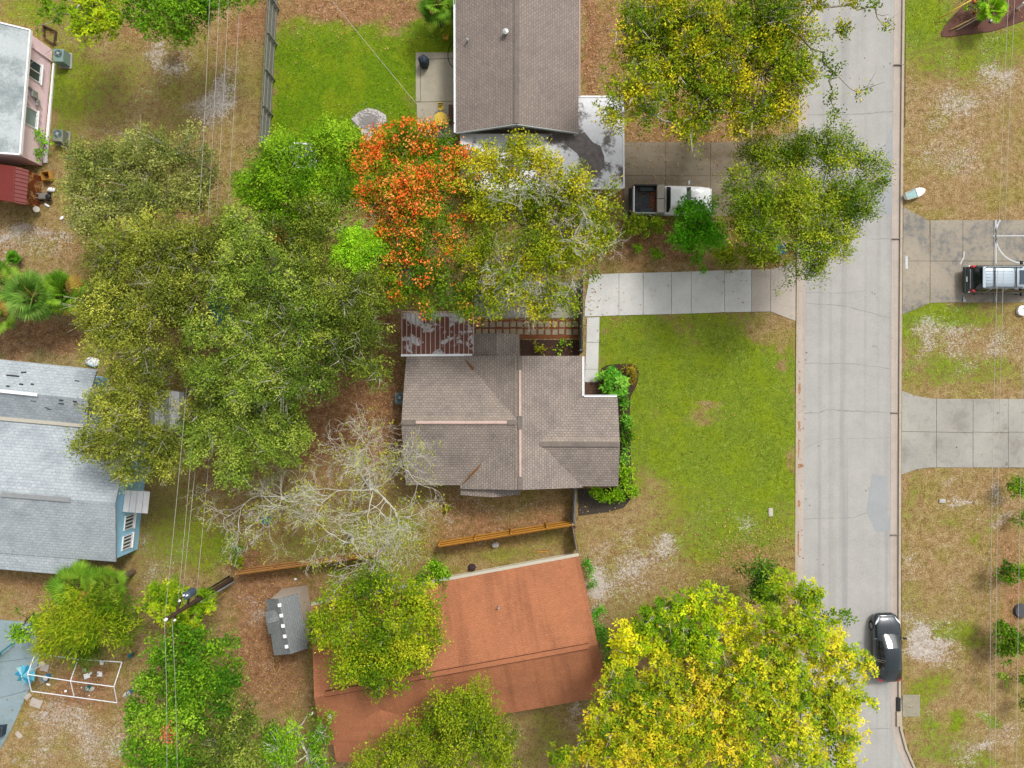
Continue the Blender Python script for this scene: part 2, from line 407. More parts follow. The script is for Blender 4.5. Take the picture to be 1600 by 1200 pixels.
def ground_w(x, y):
    px, py = 800 + x * S, 600 - y * S
    jx = px + 9 * snoise(x, y, 0, 1.3, 3) + 4 * snoise(x, y, 0, 4.0, 4); jy = py + 9 * snoise(x, y, 0, 1.3, 5) + 4 * snoise(x, y, 0, 4.0, 6)
    o = {}
    for k in BL:
        a = np.zeros_like(x)
        for bx, by, rx, ry, ww in BL[k]:
            a += ww * np.exp(-((jx - bx) / rx / 1.2) ** 2 - ((jy - by) / ry / 1.2) ** 2)
        o[k] = a
    lawn = soft(jx, 925, 1246, 4) * soft(jy + .12 * (1080 - jx), 486 + 10, 768, 13)
    back = soft(jx, 424, 712, 3) * soft(jy, 48, 300, 16)
    fade = 1.0 - .25 * soft(jx, 1190, 1250, 8) * soft(jy, 490, 570, 10)
    sp_ = .22 * snoise(x, y, 0, .55, 21) + .12 * snoise(x, y, 0, 1.7, 22)
    o['g'] = o['g'] + (.80 + sp_) * lawn * fade + (.80 + sp_) * back + .10 * np.clip(snoise(x, y, 0, .6, 31), 0, 1)
    o['s'] = o['s'] * .8 + .2 * np.clip(snoise(x, y, 0, .9, 33), 0, 1) * (1 - lawn) * (1 - back)
    for bx, by, rx, ry, ww in ((1108, 635, 20, 11, .9), (1100, 660, 28, 14, .6), (1060, 655, 22, 12, .35), (960, 512, 16, 10, .35), (1195, 530, 28, 30, .5), (1225, 560, 10, 60, .4), (610, 50, 20, 8, .4), (600, 120, 40, 30, .15), (640, 140, 12, 40, .25), (1035, 640, 30, 30, .25), (940, 690, 14, 100, .35), (1235, 720, 9, 30, .6), (1170, 690, 14, 14, .3), (470, 220, 40, 20, .2)):
        o['g'] -= 1.5 * ww * np.exp(-((jx - bx) / rx) ** 2 - ((jy - by) / ry) ** 2)
    o['lawn'] = np.clip(lawn, 0, 1); o['back'] = np.clip(back, 0, 1)
    for k in ('g', 's', 'l'): o[k] = np.clip(o[k], 0, 1)
    return o
def ground_z(x, y):
    px, py = 800 + x * S, 600 - y * S
    ins = (px > kl(py) + 2) & (px < kr(py) - 2)
    return np.where(ins, -.3, 0.02 * snoise(x, y, 0, .7, 9) - .015)

def make_ground():
    ax = np.concatenate([[-400, -200, -100, -60, -45], np.arange(-38, 38.01, .25), [45, 60, 100, 200, 400]])
    ay = np.concatenate([[-400, -200, -100, -60, -40], np.arange(-30, 30.01, .25), [40, 60, 100, 200, 400]])
    X, Y = np.meshgrid(ax, ay); nx, ny = len(ax), len(ay)
    x, y = X.ravel(), Y.ravel()
    wts = ground_w(x, y); z = ground_z(x, y)
    me = bpy.data.meshes.new('ground')
    i = np.arange((nx - 1) * (ny - 1)); r, c = i // (nx - 1), i % (nx - 1)
    a = r * nx + c
    F = np.stack([a, a + 1, a + 1 + nx, a + nx], 1)
    me.from_pydata(np.stack([x, y, z], 1).tolist(), [], F.tolist())
    at = me.color_attributes.new('gw', 'FLOAT_COLOR', 'POINT')
    lush = np.clip(wts['lawn'] * .0 + wts['back'] * 1.0, 0, 1)
    at.data.foreach_set('color', np.stack([wts['g'], wts['s'], wts['l'], lush], 1).ravel())
    m = N('yard_ground'); v = m.pos()
    at_n = m.n('Attribute', attribute_name='gw')
    sp = m.n('SeparateColor'); m.l(at_n.outputs['Color'], sp.inputs[0])
    big = m.noise(v, .5, 4, .6); med = m.noise(v, 2.4, 5, .65); fin = m.noise(v, 11, 5, .75); tiny = m.noise(v, 34, 3, .7)
    mott = m.math('ADD', m.math('MULTIPLY', med, .5), m.math('MULTIPLY', fin, .5))
    G = lambda r, g, b: C(r, g, b, 1.22)
    mott = m.math('ADD', m.math('MULTIPLY', med, .38), m.math('MULTIPLY', fin, .62))
    dry = m.ramp(mott, [(.34, G(92, 76, 42)), (.44, G(142, 116, 74)), (.53, G(170, 142, 100)), (.63, G(200, 180, 150))])
    dry = m.mix(m.smooth(big, .42, .66), dry, m.ramp(mott, [(.34, G(96, 90, 36)), (.48, G(142, 128, 66)), (.62, G(190, 168, 116))]))
    grn = m.ramp(mott, [(.30, G(84, 104, 18)), (.47, G(116, 138, 38)), (.58, G(140, 158, 50)), (.70, G(172, 168, 86))])
    grn_b = m.ramp(mott, [(.30, G(66, 100, 12)), (.48, G(100, 136, 16)), (.60, G(124, 152, 24)), (.72, G(172, 162, 62))])
    grn = m.mix(at_n.outputs['Alpha'], grn, grn_b)
    grn = m.mix(m.math('MULTIPLY', m.smooth(big, .42, .66), .75), grn, m.ramp(mott, [(.3, G(106, 128, 16)), (.6, G(146, 164, 28))]))
    snd = m.ramp(mott, [(.32, G(150, 132, 112)), (.46, G(186, 174, 162)), (.64, G(222, 216, 212))])
    lit = m.ramp(mott, [(.34, G(84, 58, 42)), (.44, G(134, 96, 66)), (.53, G(166, 126, 92)), (.64, G(204, 164, 126))])
    jit = m.math('ADD', m.math('MULTIPLY', m.math('SUBTRACT', fin, .5), 3.0), m.math('MULTIPLY', m.math('SUBTRACT', med, .5), 1.8))
    k_g = m.smooth(m.math('ADD', m.math('ADD', sp.outputs[0], .08), m.math('MULTIPLY', jit, .62)), .26, .66)
    k_s = m.smooth(m.math('ADD', m.math('MULTIPLY', sp.outputs[1], m.math('ADD', .35, m.math('MULTIPLY', m.noise(v, 1.3, 5, .75), 1.0))), m.math('MULTIPLY', m.math('SUBTRACT', m.noise(v, 5.5, 6, .78), .46), 2.6)), .32, .95)
    k_l = m.smooth(m.math('ADD', sp.outputs[2], m.math('MULTIPLY', jit, .5)), .3, .85)
    col = m.mix(k_g, dry, grn); col = m.mix(k_l, col, lit); col = m.mix(k_s, col, snd)
    col = m.mix(.8, col, m.ramp(tiny, [(.28, (.5, .5, .5, 1)), (.5, (1, 1, 1, 1)), (.75, (1.3, 1.28, 1.22, 1))]), 'MULTIPLY')
    m.col(col); m.bump(m.math('ADD', fin, m.math('MULTIPLY', tiny, .6)), .9, .06)
    m.fin(.95, 0, .1)
    o = link('ground', me, m.m); o['kind'] = 'structure'
    return o
make_ground()

# ------------------------------------------------------------------ street
def strip(name, mat, fl, fr, z, ys, thick=.12, kind='structure', parent=None):
    b = MB(); n = len(ys); vs = []
    for py in ys:
        for f, dz in ((fl, 0), (fr, 0), (fr, -thick), (fl, -thick)):
            q = P(f(py), py); vs.append((q.x, q.y, z + dz))
    fs = []
    for i in range(n - 1):
        for k in range(4):
            a, b2 = 4 * i + k, 4 * i + (k + 1) % 4
            fs.append((a, a + 4, b2 + 4, b2))
    b.add(vs, fs)
    return b.build(name, mat, parent, kind=kind)
YS = [-5000, -1000, -300, -60] + list(range(0, 1130, 60)) + [1140, 1155, 1170, 1185, 1200, 1220, 1240, 1265, 1290, 1800, 5000]
GW = lambda py: 14.5
road = strip('road', M_road, lambda p: kl(p) + 8, lambda p: kr(p) - 13, -.096, YS, .1)
strip('gutter', M_gutter, lambda p: kl(p) + 3.4, lambda p: kl(p) + 15 - (p - 100) / 1000 * 1.2, -.088, YS, .1)
strip('gutter', M_gutter, lambda p: kr(p) - 15.5, lambda p: kr(p) - 3.4, -.088, YS, .1)
strip('kerb', M_kerb, lambda p: kl(p), lambda p: kl(p) + 3.6, .025, YS, .3)
strip('kerb', M_kerb, lambda p: kr(p) - 3.6, lambda p: kr(p), .025, YS, .3)
# transverse cracks and joints in the carriageway, a patch on its sunny side
def crack(pts, wd=.035, mat=None, z=-.092, name='crack'):
    b = MB(); ps = []
    for i in range(len(pts) - 1):
        a, c = P(*pts[i]), P(*pts[i + 1]); n = max(2, int((c - a).length / .35))
        for k in range(n): ps.append(a.lerp(c, k / n) + Vector((random.uniform(-.02, .02), random.uniform(-.03, .03), 0)))
    ps.append(P(*pts[-1])); vs = []; fs = []
    for i, p in enumerate(ps):
        d = (ps[min(i + 1, len(ps) - 1)] - ps[max(0, i - 1)]).normalized(); q = Vector((-d.y, d.x, 0)) * wd * random.uniform(.3, .7)
        vs += [(p.x + q.x, p.y + q.y, z), (p.x - q.x, p.y - q.y, z)]
        if i: fs.append((2 * i - 2, 2 * i - 1, 2 * i + 1, 2 * i))
    b.add(vs, fs); return b.build(name, mat or M_crack, road)
crack([(1260, 178), (1330, 178), (1398, 173)], .05)
crack([(1258, 473), (1320, 478), (1395, 497)]); crack([(1258, 456), (1310, 458), (1352, 455)])
crack([(1257, 646), (1280, 645), (1292, 640), (1394, 645)], .05); crack([(1256, 568), (1330, 568), (1392, 576)])
crack([(1256, 813), (1275, 810), (1335, 810), (1352, 802), (1392, 796)]); crack([(1362, 373), (1396, 373)])
crack([(1354, 1140), (1392, 1140)], .05); crack([(1258, 700), (1290, 686), (1392, 684)], .02)
for pts in ([(1364, 740), (1384, 745), (1388, 770), (1384, 795), (1392, 810), (1392, 830), (1370, 832), (1355, 800)],
            [(1370, 335), (1396, 335), (1397, 300), (1399, 200), (1392, 200), (1376, 260)]):
    MB().prism([P2(*p) for p in pts], -.1, -.0915).build('repair_patch', M_patch, road)
for px, py in ((1280, 697), (1354, 767), (1259, 635), (1258, 655), (1260, 562), (1364, 457), (1368, 459), (1372, 464), (1366, 541), (1370, 541), (1382, 103), (1392, 98), (1266, 790), (1260, 780)):
    MB().lathe((*P2(px, py), -.0955), [(.07, 0), (.06, .006), (.02, .008)], 7).build('tar_spot', M_crack, road)
for i, py in enumerate((101, 373, 645, 836)):
    for f in ((lambda p: kr(p) - 15.2, lambda p: kr(p) - .2), ):
        a, b_ = P(f[0](py), py), P(f[1](py), py)
        MB().bar((a.x, a.y, -.03), (b_.x, b_.y, -.03), .04, .118).build('kerb_joint', M_joint, road)
for px, py, a_, b_ in ((1249.5, 608, .14, .45), (1249, 665, .12, .35), (1251, 728, .3, .16), (1249, 787, .13, .3), (1248.5, 700, .06, .6), (1248, 850, .07, .9), (1253, 130, .07, .8)):
    c = P(px, py); MB().prism([(c.x + a_ * math.cos(t) * random.uniform(.7, 1.2), c.y + b_ * math.sin(t) * random.uniform(.7, 1.2)) for t in np.linspace(0, 6.0, 12)], -.0876, -.083).build('leaf_smear', plain('wet_leaf_smear', C(190, 150, 118), .9, amt=.3, scale=9), road)

# ------------------------------------------------------------------ driveways, walks and patios: every slab its own piece
def slabs(name, polys, mats, z=.03, gap=.013, th=.14):
    root = bpy.data.objects.new(name, None); COL.objects.link(root); root['kind'] = 'structure'
    c = P(*polys[0][0]); root.location = (c.x, c.y, 0)
    for i, poly in enumerate(polys):
        q = shrink([P2(*p) for p in poly], gap); zz = z + random.uniform(-.004, .004)
        MB().prism(q, zz - th, zz).build('slab', mats[i] if isinstance(mats, list) else mats, root)
    return root
slabs('driveway', [[(921, 429), (967, 427), (967, 493), (913, 495), (914, 470), (918, 450)], [(967, 427), (1005, 426), (1005, 492), (967, 493)],
    [(1005, 426), (1049, 425), (1049, 491), (1005, 492)], [(1049, 425), (1080, 424), (1080, 490), (1049, 491)], [(1080, 424), (1132, 422), (1132, 488), (1080, 490)],
    [(1132, 422), (1174, 421), (1174, 487.5), (1132, 488)], [(1174, 421), (1204, 420), (1204, 487), (1174, 487.5)], [(1204, 420), (1216, 418), (1243.4, 406), (1243, 502), (1204, 487)]],
    [M_drive] * 6 + [M_apron] * 2)
slabs('front_walk', [[(917, 496), (937, 495), (936, 535), (916, 535)], [(916, 535), (936, 535), (935, 577), (914, 577)], [(914, 577), (935, 577), (934, 598), (913, 597)]], M_drive)
YD = [343, 408, 473.5]
polys = [[(1410.8, 323), (1452, 345), (1453, 408), (1410.2, 408)], [(1410.2, 408), (1453, 408), (1452, 474), (1409.6, 492)]]
for xa, xb in ((1453, 1504), (1504, 1552), (1552, 1600), (1600, 1660), (1660, 1720)):
    polys += [[(xa, 344), (xb, 343.5), (xb, 408), (xa, 408)], [(xa, 408), (xb, 408), (xb, 472.5), (xa, 473.5)]]
court = slabs('driveway', polys, M_drive_mold)
polys = [[(1408.6, 610), (1430, 618), (1455, 622.5), (1463, 622.7), (1463, 675), (1408.4, 674)], [(1408.4, 674), (1463, 675), (1463, 730.5), (1450, 731), (1430, 734), (1408, 742)]]
for xa, xb in ((1463, 1520), (1520, 1575), (1575, 1630), (1630, 1700)):
    polys += [[(xa, 623), (xb, 623), (xb, 676), (xa, 675)], [(xa, 675), (xb, 676), (xb, 731), (xa, 730.5)]]
slabs('driveway', polys, M_drive_grey)
polys = []
for xa, xb in ((974, 1040), (1040, 1110), (1110, 1152)):
    polys += [[(xa, 222), (xb, 222), (xb, 275), (xa, 275)], [(xa, 275), (xb, 275), (xb, 338), (xa, 338)]]
polys += [[(1152, 222), (1246, 206), (1246, 300), (1152, 338)]]
slabs('driveway', polys, M_drive_brown)
slabs('patio', [[(649.5, 82), (711, 82), (711, 91), (656.5, 93), (656.5, 159), (649.5, 159)], [(657, 93.5), (711, 91.5), (711, 158), (657, 159.5)], [(651, 160), (711, 158.5), (711, 215), (652, 215)]], M_patio, gap=.008)
slabs('side_patio', [[(740, 440), (790, 440), (790, 497), (740, 497)], [(790, 440), (850, 440), (850, 497), (790, 497)], [(850, 440), (905, 440), (905, 497), (850, 497)]], M_drive_grey)
slabs('pool_deck', [[(-80, 960), (0, 968), (50, 972), (64, 1020), (62, 1026), (-80, 1045)], [(-80, 1045), (62, 1026), (58, 1044), (46, 1078), (-80, 1112)], [(-80, 1112), (46, 1078), (34, 1104), (18, 1140), (0, 1172), (-80, 1240)]], M_deckblue)
# stepping pavers beside the house, in two rows of square stones set in leaf litter
pv = bpy.data.objects.new('paver_path', None); COL.objects.link(pv); pv['kind'] = 'structure'; pv.location = P(745, 520)
for j, y in enumerate((507, 518.5)):
    for i in range(15):
        cx = 747.5 + i * 10.85
        if cx > 903: continue
        c = P(cx + random.uniform(-.5, .5), y + random.uniform(-.5, .5))
        MB().box((c.x, c.y, .02), (.36, .37, .07), rz=random.uniform(-.06, .06)).build('paver', M_paver, pv, bevel=.012)
MB().prism([P2(*p) for p in ((742, 499), (907, 499), (907, 529), (742, 529))], -.05, .022).build('leaf_bed', plain('rust_leaf_litter', C(150, 92, 58), .95, amt=.5, scale=24, bump=.8), pv)
# sports markings painted on the neighbour's driveway
cz = .0375
def paint(pts, wd=.075):
    b = MB(); ps = [P(*p) for p in pts]; vs = []; fs = []
    for i, p in enumerate(ps):
        d = (ps[min(i + 1, len(ps) - 1)] - ps[max(0, i - 1)]).normalized(); q = Vector((-d.y, d.x, 0)) * wd / 2
        vs += [(p.x + q.x, p.y + q.y, cz), (p.x - q.x, p.y - q.y, cz)]
        if i: fs.append((2 * i - 2, 2 * i - 1, 2 * i + 1, 2 * i))
    b.add(vs, fs); return b.build('painted_line', M_paint, court)
paint([(1555.5, 344), (1555.8, 412)], .08); paint([(1555.5, 460), (1555.5, 471)], .08)
cx, cy_, rr = 1598, 368, 43
paint([(cx + rr * math.cos(t), cy_ - rr * math.sin(t)) for t in np.linspace(math.radians(146), math.radians(330), 30)], .1)
paint([(1551, 368.7), (1660, 368.3)], .07); paint([(1416, 400), (1416.3, 420)], .16)
paint([(1506, 393), (1505.5, 402), (1500, 413)], .08); paint([(1503.5, 458), (1503, 471)], .09)
b = MB().prism([P2(*p) for p in ((1502, 471.5), (1503.5, 460), (1510, 471.5))], cz - .004, cz).build('painted_line', M_paint, court)
# planting beds
def bed(name, pts, mat, label=None):
    o = MB().prism([P2(*p) for p in pts], -.06, .03).build(name, mat, kind='structure'); return o
bed('mulch_bed', [(937, 590), (940, 575), (950, 570), (975, 568), (992, 570), (998, 580), (996, 600), (985, 620), (984, 640), (985, 700), (986, 730), (990, 770), (978, 782), (930, 782), (930, 760), (965, 755), (962, 620), (937, 618)], M_mulch)
bed('mulch_bed', [(903, 764), (968, 762), (985, 780), (975, 793), (950, 800), (904, 806)], M_mulch_dk)
bed('mulch_bed', [(813, 531), (905, 531), (905, 556), (813, 556)], M_mulch)
bed('mulch_bed', [(1471, 57), (1470, 50), (1478, 38), (1492, 22), (1505, 8), (1515, -6), (1620, -6), (1620, 24), (1585, 38), (1550, 49), (1510, 54), (1480, 58)], M_mulch_red)
bed('gravel_patch', [(549, 186), (560, 176), (575, 169), (590, 172), (603, 180), (604, 190), (592, 200), (582, 212), (575, 222), (567, 214), (562, 200)], M_gravel)
# ------------------------------------------------------------------ houses
def slope(parent, quad, mat, t=.11, name='roof_slope'):
    return MB().slab(quad, t).build(name, mat, parent)
def V3(px, py, z): return P(px, py, z)
def gable(parent, ra, rb, ea, eb, fa, fb, mat):
    """ridge ra-rb; eave ea-eb on one side, fa-fb on the other (all 3-D)"""
    # first edge runs along the eave so that shingle courses follow it
    slope(parent, [ea, eb, rb, ra], mat); slope(parent, [fa, fb, rb, ra], mat)
def window_on(parent, a, b, z0, z1, n_out, panes=2, glass=None, frame=None):
    """window in a wall: a,b plan points along the wall, n_out outward normal"""
    a, b = Vector((a[0], a[1], 0)), Vector((b[0], b[1], 0)); n = Vector((n_out[0], n_out[1], 0)).normalized()
    d = (b - a); L = d.length; d.normalize(); fw = .07
    fr = MB()
    for z in (z0 + fw / 2, z1 - fw / 2): fr.bar(a + n * .03 + Vector((0, 0, z)), b + n * .03 + Vector((0, 0, z)), .08, fw)
    xs = [0 + fw / 2] + [L * k / panes for k in range(1, panes)] + [L - fw / 2]
    for x in xs:
        p = a + d * x + n * .03
        fr.bar(p + Vector((0, 0, z0 + fw)), p + Vector((0, 0, z1 - fw)), fw * .8, .08, up=n)
    w_ = fr.build('window', frame or M_white, parent)
    MB().bar(a - d * .06 + n * .07 + Vector((0, 0, z0 - .04)), b + d * .06 + n * .07 + Vector((0, 0, z0 - .04)), .16, .06).build('sill', frame or M_white, w_)
    for k in range(panes):
        x0, x1 = L * k / panes + .05, L * (k + 1) / panes - .05
        MB().bar(a + d * x0 + n * .012 + Vector((0, 0, (z0 + z1) / 2)), a + d * x1 + n * .012 + Vector((0, 0, (z0 + z1) / 2)), .02, z1 - z0 - 2 * fw).build('pane', glass or M_glass, w_)
    return w_
def door_on(parent, a, b, n_out, mat, z0=.05):
    a, b = Vector((a[0], a[1], 0)), Vector((b[0], b[1], 0)); n = Vector((n_out[0], n_out[1], 0)).normalized()
    d = MB().bar(a + n * .025 + Vector((0, 0, 1.05)), b + n * .025 + Vector((0, 0, 1.05)), .05, 2.0).build('door', mat, parent)
    p = a.lerp(b, .88) + n * .09 + Vector((0, 0, 1.0)); MB().box(p, (.08, .08, .08)).build('handle', M_steel, d)

# --- the house in the middle of the picture: cross-gabled, grey-brown shingles
ZE, ZR = 2.65, 4.0
hm = thing('brick_house', 'single storey house with cross-gabled grey-brown shingle roof and pale pink ridge vents', 'house', P(800, 660))
hm.name = 'house'
r_n, r_s = V3(812, 556, ZR), V3(813, 765.5, ZR)
gable(hm, r_n, r_s, V3(722, 556, ZE), V3(719, 764, ZE), V3(910, 556, ZE), V3(910, 762, ZE), M_sh_main)
gable(hm, V3(627, 660, ZR - .01), V3(812, 660, ZR - .01), V3(635, 555, ZE - .01), V3(812, 557.5, ZE - .01), V3(634, 758, ZE - .01), V3(812, 758.5, ZE - .01), M_sh_main)
ZE2, ZR2 = ZE - .02, 3.58
gable(hm, V3(835, 693, ZR2), V3(968.5, 694, ZR2), V3(835, 621, ZE2), V3(965, 621, ZE2), V3(835, 760, ZE2), V3(966, 760, ZE2), M_sh_main)
gable(hm, V3(770, 748, 3.0), V3(769, 777, 3.0), V3(719.5, 750, 2.42), V3(719.5, 773.5, 2.42), V3(815, 750, 2.42), V3(813, 773, 2.42), M_sh_main)
gable(hm, V3(776, 520.5, 3.0), V3(776, 566, 3.2), V3(738, 522, 2.5), V3(738, 566, 2.5), V3(811.5, 522, 2.5), V3(811.5, 566, 2.5), M_sh_main)
wz = .0
for poly in ([(648, 569), (808, 569), (808, 745), (648, 745)], [(734, 570), (897, 568), (897, 752), (734, 752)], [(898.5, 634), (952, 634), (952, 747), (898.5, 747)], [(736, 752.5), (800, 752.5), (800, 762), (736, 762)]):
    MB().prism([P2(px, py, 2.5) for px, py in poly], wz, 2.5).build('wall', M_tanwall, hm)
for poly, zz, zt in ((([(897, 569), (812, 569), (734, 569)]), 2.5, 3.8), ([(952, 634), (952, 693), (952, 747)], 2.5, 3.4)):
    a, m_, c = [P(px, py, zz) for px, py in poly]
    top = Vector((m_.x, m_.y, zt)); nn = Vector((c.y - a.y, a.x - c.x, 0)).normalized() * .06
    MB().add([a - nn, c - nn, top - nn, a + nn, c + nn, top + nn], [(0, 1, 2), (5, 4, 3), (0, 3, 4, 1), (1, 4, 5, 2), (2, 5, 3, 0)]).build('gable_wall', M_tanwall, hm)
def ridge_cap(parent, a, b, w_=.26, mat=None, name='ridge_vent', h=.07):
    a, b = Vector(a), Vector(b); bb = MB().bar(a + Vector((0, 0, h / 2)), b + Vector((0, 0, h / 2)), w_, h)
    return bb.build(name, mat or M_pinkridge, parent, bevel=.02)
ridge_cap(hm, V3(649.5, 660, ZR + .01), V3(792, 660, ZR + .01), .17)
ridge_cap(hm, V3(812.2, 578, ZR + .01), V3(812.4, 650, ZR + .01), .13)
ridge_cap(hm, V3(812.6, 671, ZR + .01), V3(812.8, 745, ZR + .01), .13)
for a, b in (((628, 660), (649, 660)), ((792.5, 660), (805, 660))): ridge_cap(hm, V3(*a, ZR), V3(*b, ZR), .3, M_sh_main, 'ridge_cap', .03)
for a, b in (((812, 556.5), (812.2, 577.5)), ((812.3, 650.5), (812.5, 670.5)), ((812.8, 745.5), (813, 765))): ridge_cap(hm, V3(*a, ZR), V3(*b, ZR), .3, M_sh_main, 'ridge_cap', .03)
ridge_cap(hm, V3(842, 694, ZR2), V3(968, 694.5, ZR2), .3, M_sh_main, 'ridge_cap', .03)
M_bleach = make_shingle('sunbleached_shingles', C(194, 180, 166), C(185, 171, 160), .1, .24, .16, stain=.45, mortar=.72)
def bleached(parent, ra, rb, ea, eb, w_=.42):
    # a course of sun-bleached shingles along the ridge, on one slope
    ra, rb, ea, eb = Vector(ra), Vector(rb), Vector(ea), Vector(eb); d = (ea.lerp(eb, .5) - ra.lerp(rb, .5)); ax = (rb - ra).normalized(); d = (d - ax * d.dot(ax)).normalized() * w_
    n = ax.cross(d).normalized(); n = n if n.z > 0 else -n
    MB().slab([ra + d + n * .014, rb + d + n * .014, rb + n * .014, ra + n * .014], .02).build('ridge_course', M_bleach, parent)
bleached(hm, V3(628, 660, ZR), V3(800, 660, ZR), V3(635, 555, ZE), V3(812, 557, ZE), .42); bleached(hm, V3(628, 660, ZR), V3(800, 660, ZR), V3(634, 758, ZE), V3(812, 758, ZE), .2)
bleached(hm, V3(812, 557, ZR), V3(813, 765, ZR), V3(722, 556, ZE), V3(719, 764, ZE), .34); bleached(hm, V3(812, 557, ZR), V3(813, 765, ZR), V3(910, 556, ZE), V3(910, 762, ZE), .2)
bleached(hm, V3(846, 693.7, ZR2), V3(968, 694, ZR2), V3(835, 621, ZE2), V3(965, 621, ZE2), .4)
def gutter_along(parent, a, b, w_=.12, mat=None, name='gutter', h=.1):
    a, b = Vector(a), Vector(b); d = (b - a).normalized(); n = Vector((-d.y, d.x, 0)) * w_ / 2
    q = MB()
    for s_ in (-1, 1): q.bar(a + n * s_, b + n * s_, .02, h)
    q.bar(a - Vector((0, 0, h / 2 - .01)), b - Vector((0, 0, h / 2 - .01)), w_, .02)
    return q.build(name, mat or M_white, parent)
gutter_along(hm, V3(911.5, 557, ZE - .06), V3(911.5, 619, ZE - .06)); gutter_along(hm, V3(912.8, 618.6, ZE - .08), V3(964, 618.6, ZE - .08))
# valley debris: brown leaf lines caught in the roof valleys
for pts in ([(722, 757, 2.74), (742, 736, 2.98), (752, 725, 3.12)], [(727, 562, 2.76), (740, 577, 2.95)]):
    MB().tube([P(*p) for p in pts], [.02, .09, .02], 5).build('valley_leaves', plain('caught_leaves', C(150, 100, 50), .95, amt=.4, scale=20), hm)
MB().prism([P2(*p) for p in ((911.5, 597), (938, 597), (938, 619), (911.5, 619))], 0, .16).build('entry_deck', M_wood_brown, hm)
for k in range(5):
    a, b = P(912, 599 + k * 4.4), P(937.5, 599 + k * 4.4); MB().bar((a.x, a.y, .175), (b.x, b.y, .175), .165, .03).build('deck_board', M_wood_brown, hm)
xe = P(952, 0, 2.5).x
window_on(hm, (xe, P(0, 670, 2.5).y), (xe, P(0, 715, 2.5).y), .9, 2.0, (1, 0), 2)
xe2 = P(897, 0, 2.5).x; door_on(hm, (xe2, P(0, 598, 2.5).y), (xe2, P(0, 618, 2.5).y), (1, 0), M_wood_brown)
# rusty pan roof over the back porch: every pan a part
pr = thing('porch_roof', 'rusty red metal porch roof with flaking white paint and pale ribs', 'porch roof', P(683, 520))
zp0, zp1 = 2.35, 2.62
for k in range(15):
    xa, xb = 628 + k * 7.43, 628 + (k + 1) * 7.43
    slope(pr, [V3(xa + .2, 554, zp1), V3(xb - .2, 554, zp1), V3(xb - .2, 489, zp0), V3(xa + .2, 489, zp0)], M_rustpan, .03, 'roof_pan')
    MB().bar(V3(xa, 554, zp1 + .03), V3(xa, 488, zp0 + .03), .045, .07).build('rib', M_pinkridge, pr)
MB().bar(V3(739.8, 554, zp1 + .03), V3(739.8, 488, zp0 + .03), .06, .09).build('rib', M_pinkridge, pr)
MB().bar(V3(627, 487.3, zp0 - .02), V3(740, 487.3, zp0 - .02), .09, .12).build('fascia', M_pinkridge, pr)
MB().bar(V3(626.5, 555.2, zp1 + .05), V3(738, 554.6, zp1 + .05), .14, .04).build('flashing', M_white, pr)
for px in (632, 685, 735):
    c = P(px, 491, zp0); MB().box((c.x, c.y, (zp0 - .05) / 2), (.1, .1, zp0 - .06)).build('post', M_white, pr)

# --- long house at the top edge
ht = thing('house', 'long taupe shingle gable roof house running off the top edge', 'house', P(807, 60))
ZT, ZTR = 2.7, 4.05
gable(ht, V3(808, -260, ZTR), V3(807, 193.5, ZTR), V3(711, -260, ZT), V3(712.5, 207.5, ZT), V3(906, -260, ZT), V3(903.5, 207.5, ZT), M_sh_top)
MB().prism([P2(px, py, 2.6) for px, py in ((724, -250), (892, -250), (891, 196), (725, 196))], 0, 2.6).build('wall', M_offwhite, ht)
a, m_, c = P(725, 196, 2.6), P(808, 196, 2.6), P(891, 196, 2.6)
MB().add([a, c, (m_.x, m_.y, 3.86), a + Vector((0, .1, 0)), c + Vector((0, .1, 0)), (m_.x, m_.y + .1, 3.86)], [(0, 1, 2), (5, 4, 3), (0, 3, 4, 1), (1, 4, 5, 2), (2, 5, 3, 0)]).build('gable_wall', M_offwhite, ht)
gutter_along(ht, V3(709.5, -260, ZT - .06), V3(711, 207, ZT - .06), .12); gutter_along(ht, V3(907.5, -260, ZT - .06), V3(905.5, 150, ZT - .06), .1, M_pinkridge)
ridge_cap(ht, V3(808, -260, ZTR), V3(807, 193, ZTR), .3, M_sh_main, 'ridge_cap', .03)
for (a, b) in (((713, 207, ZT + .02), (807, 193.2, ZTR + .02)), ((807, 193.2, ZTR + .02), (903, 207, ZT + .02))):
    MB().bar(P(*a) - Vector((0, .05, .08)), P(*b) - Vector((0, .05, .08)), .05, .2).build('verge_board', plain('pale_verge', C(196, 204, 204), .6, amt=.08), ht)
for px, py, r_ in ((790, 58, .13), (729.5, 60, .06)):
    c = P(px, py, 3.4); base_z = ZT + (ZTR - ZT) * (px - 712) / 96
    MB().lathe((c.x, c.y, base_z - .05), [(r_, 0), (r_, .3), (r_ * 1.4, .34), (r_ * 1.4, .4), (.01, .46)], 12).build('vent_pipe', M_steel, ht)
# flat white carport roof joined to it
cp = thing('carport', 'flat white peeling carport roof with a dark bare patch', 'carport', P(850, 250))
zc = 2.35
pts = [(719, 209), (902, 209), (902, 152), (972.5, 152), (973.5, 292), (719, 296)]
MB().prism([P2(px, py, zc) for px, py in pts], zc - .14, zc).build('roof_deck', M_whiteroof, cp)
MB().prism([P2(px, py, zc) for px, py in ((876, 210), (897, 213), (913, 206), (926, 222), (938, 228), (944, 244), (945, 262), (930, 272), (912, 262), (902, 240), (884, 226))], zc - .05, zc + .006).build('bare_patch', plain('bare_felt', C(140, 132, 130), .9, amt=.3, scale=4), cp)
for a, b in (((973.8, 151, zc), (974.8, 293, zc)), ((719, 297, zc), (974, 293.5, zc)), ((903, 151, zc), (973, 151, zc))):
    MB().bar(P(*a) - Vector((0, 0, .04)), P(*b) - Vector((0, 0, .04)), .1, .16).build('fascia', M_white, cp)
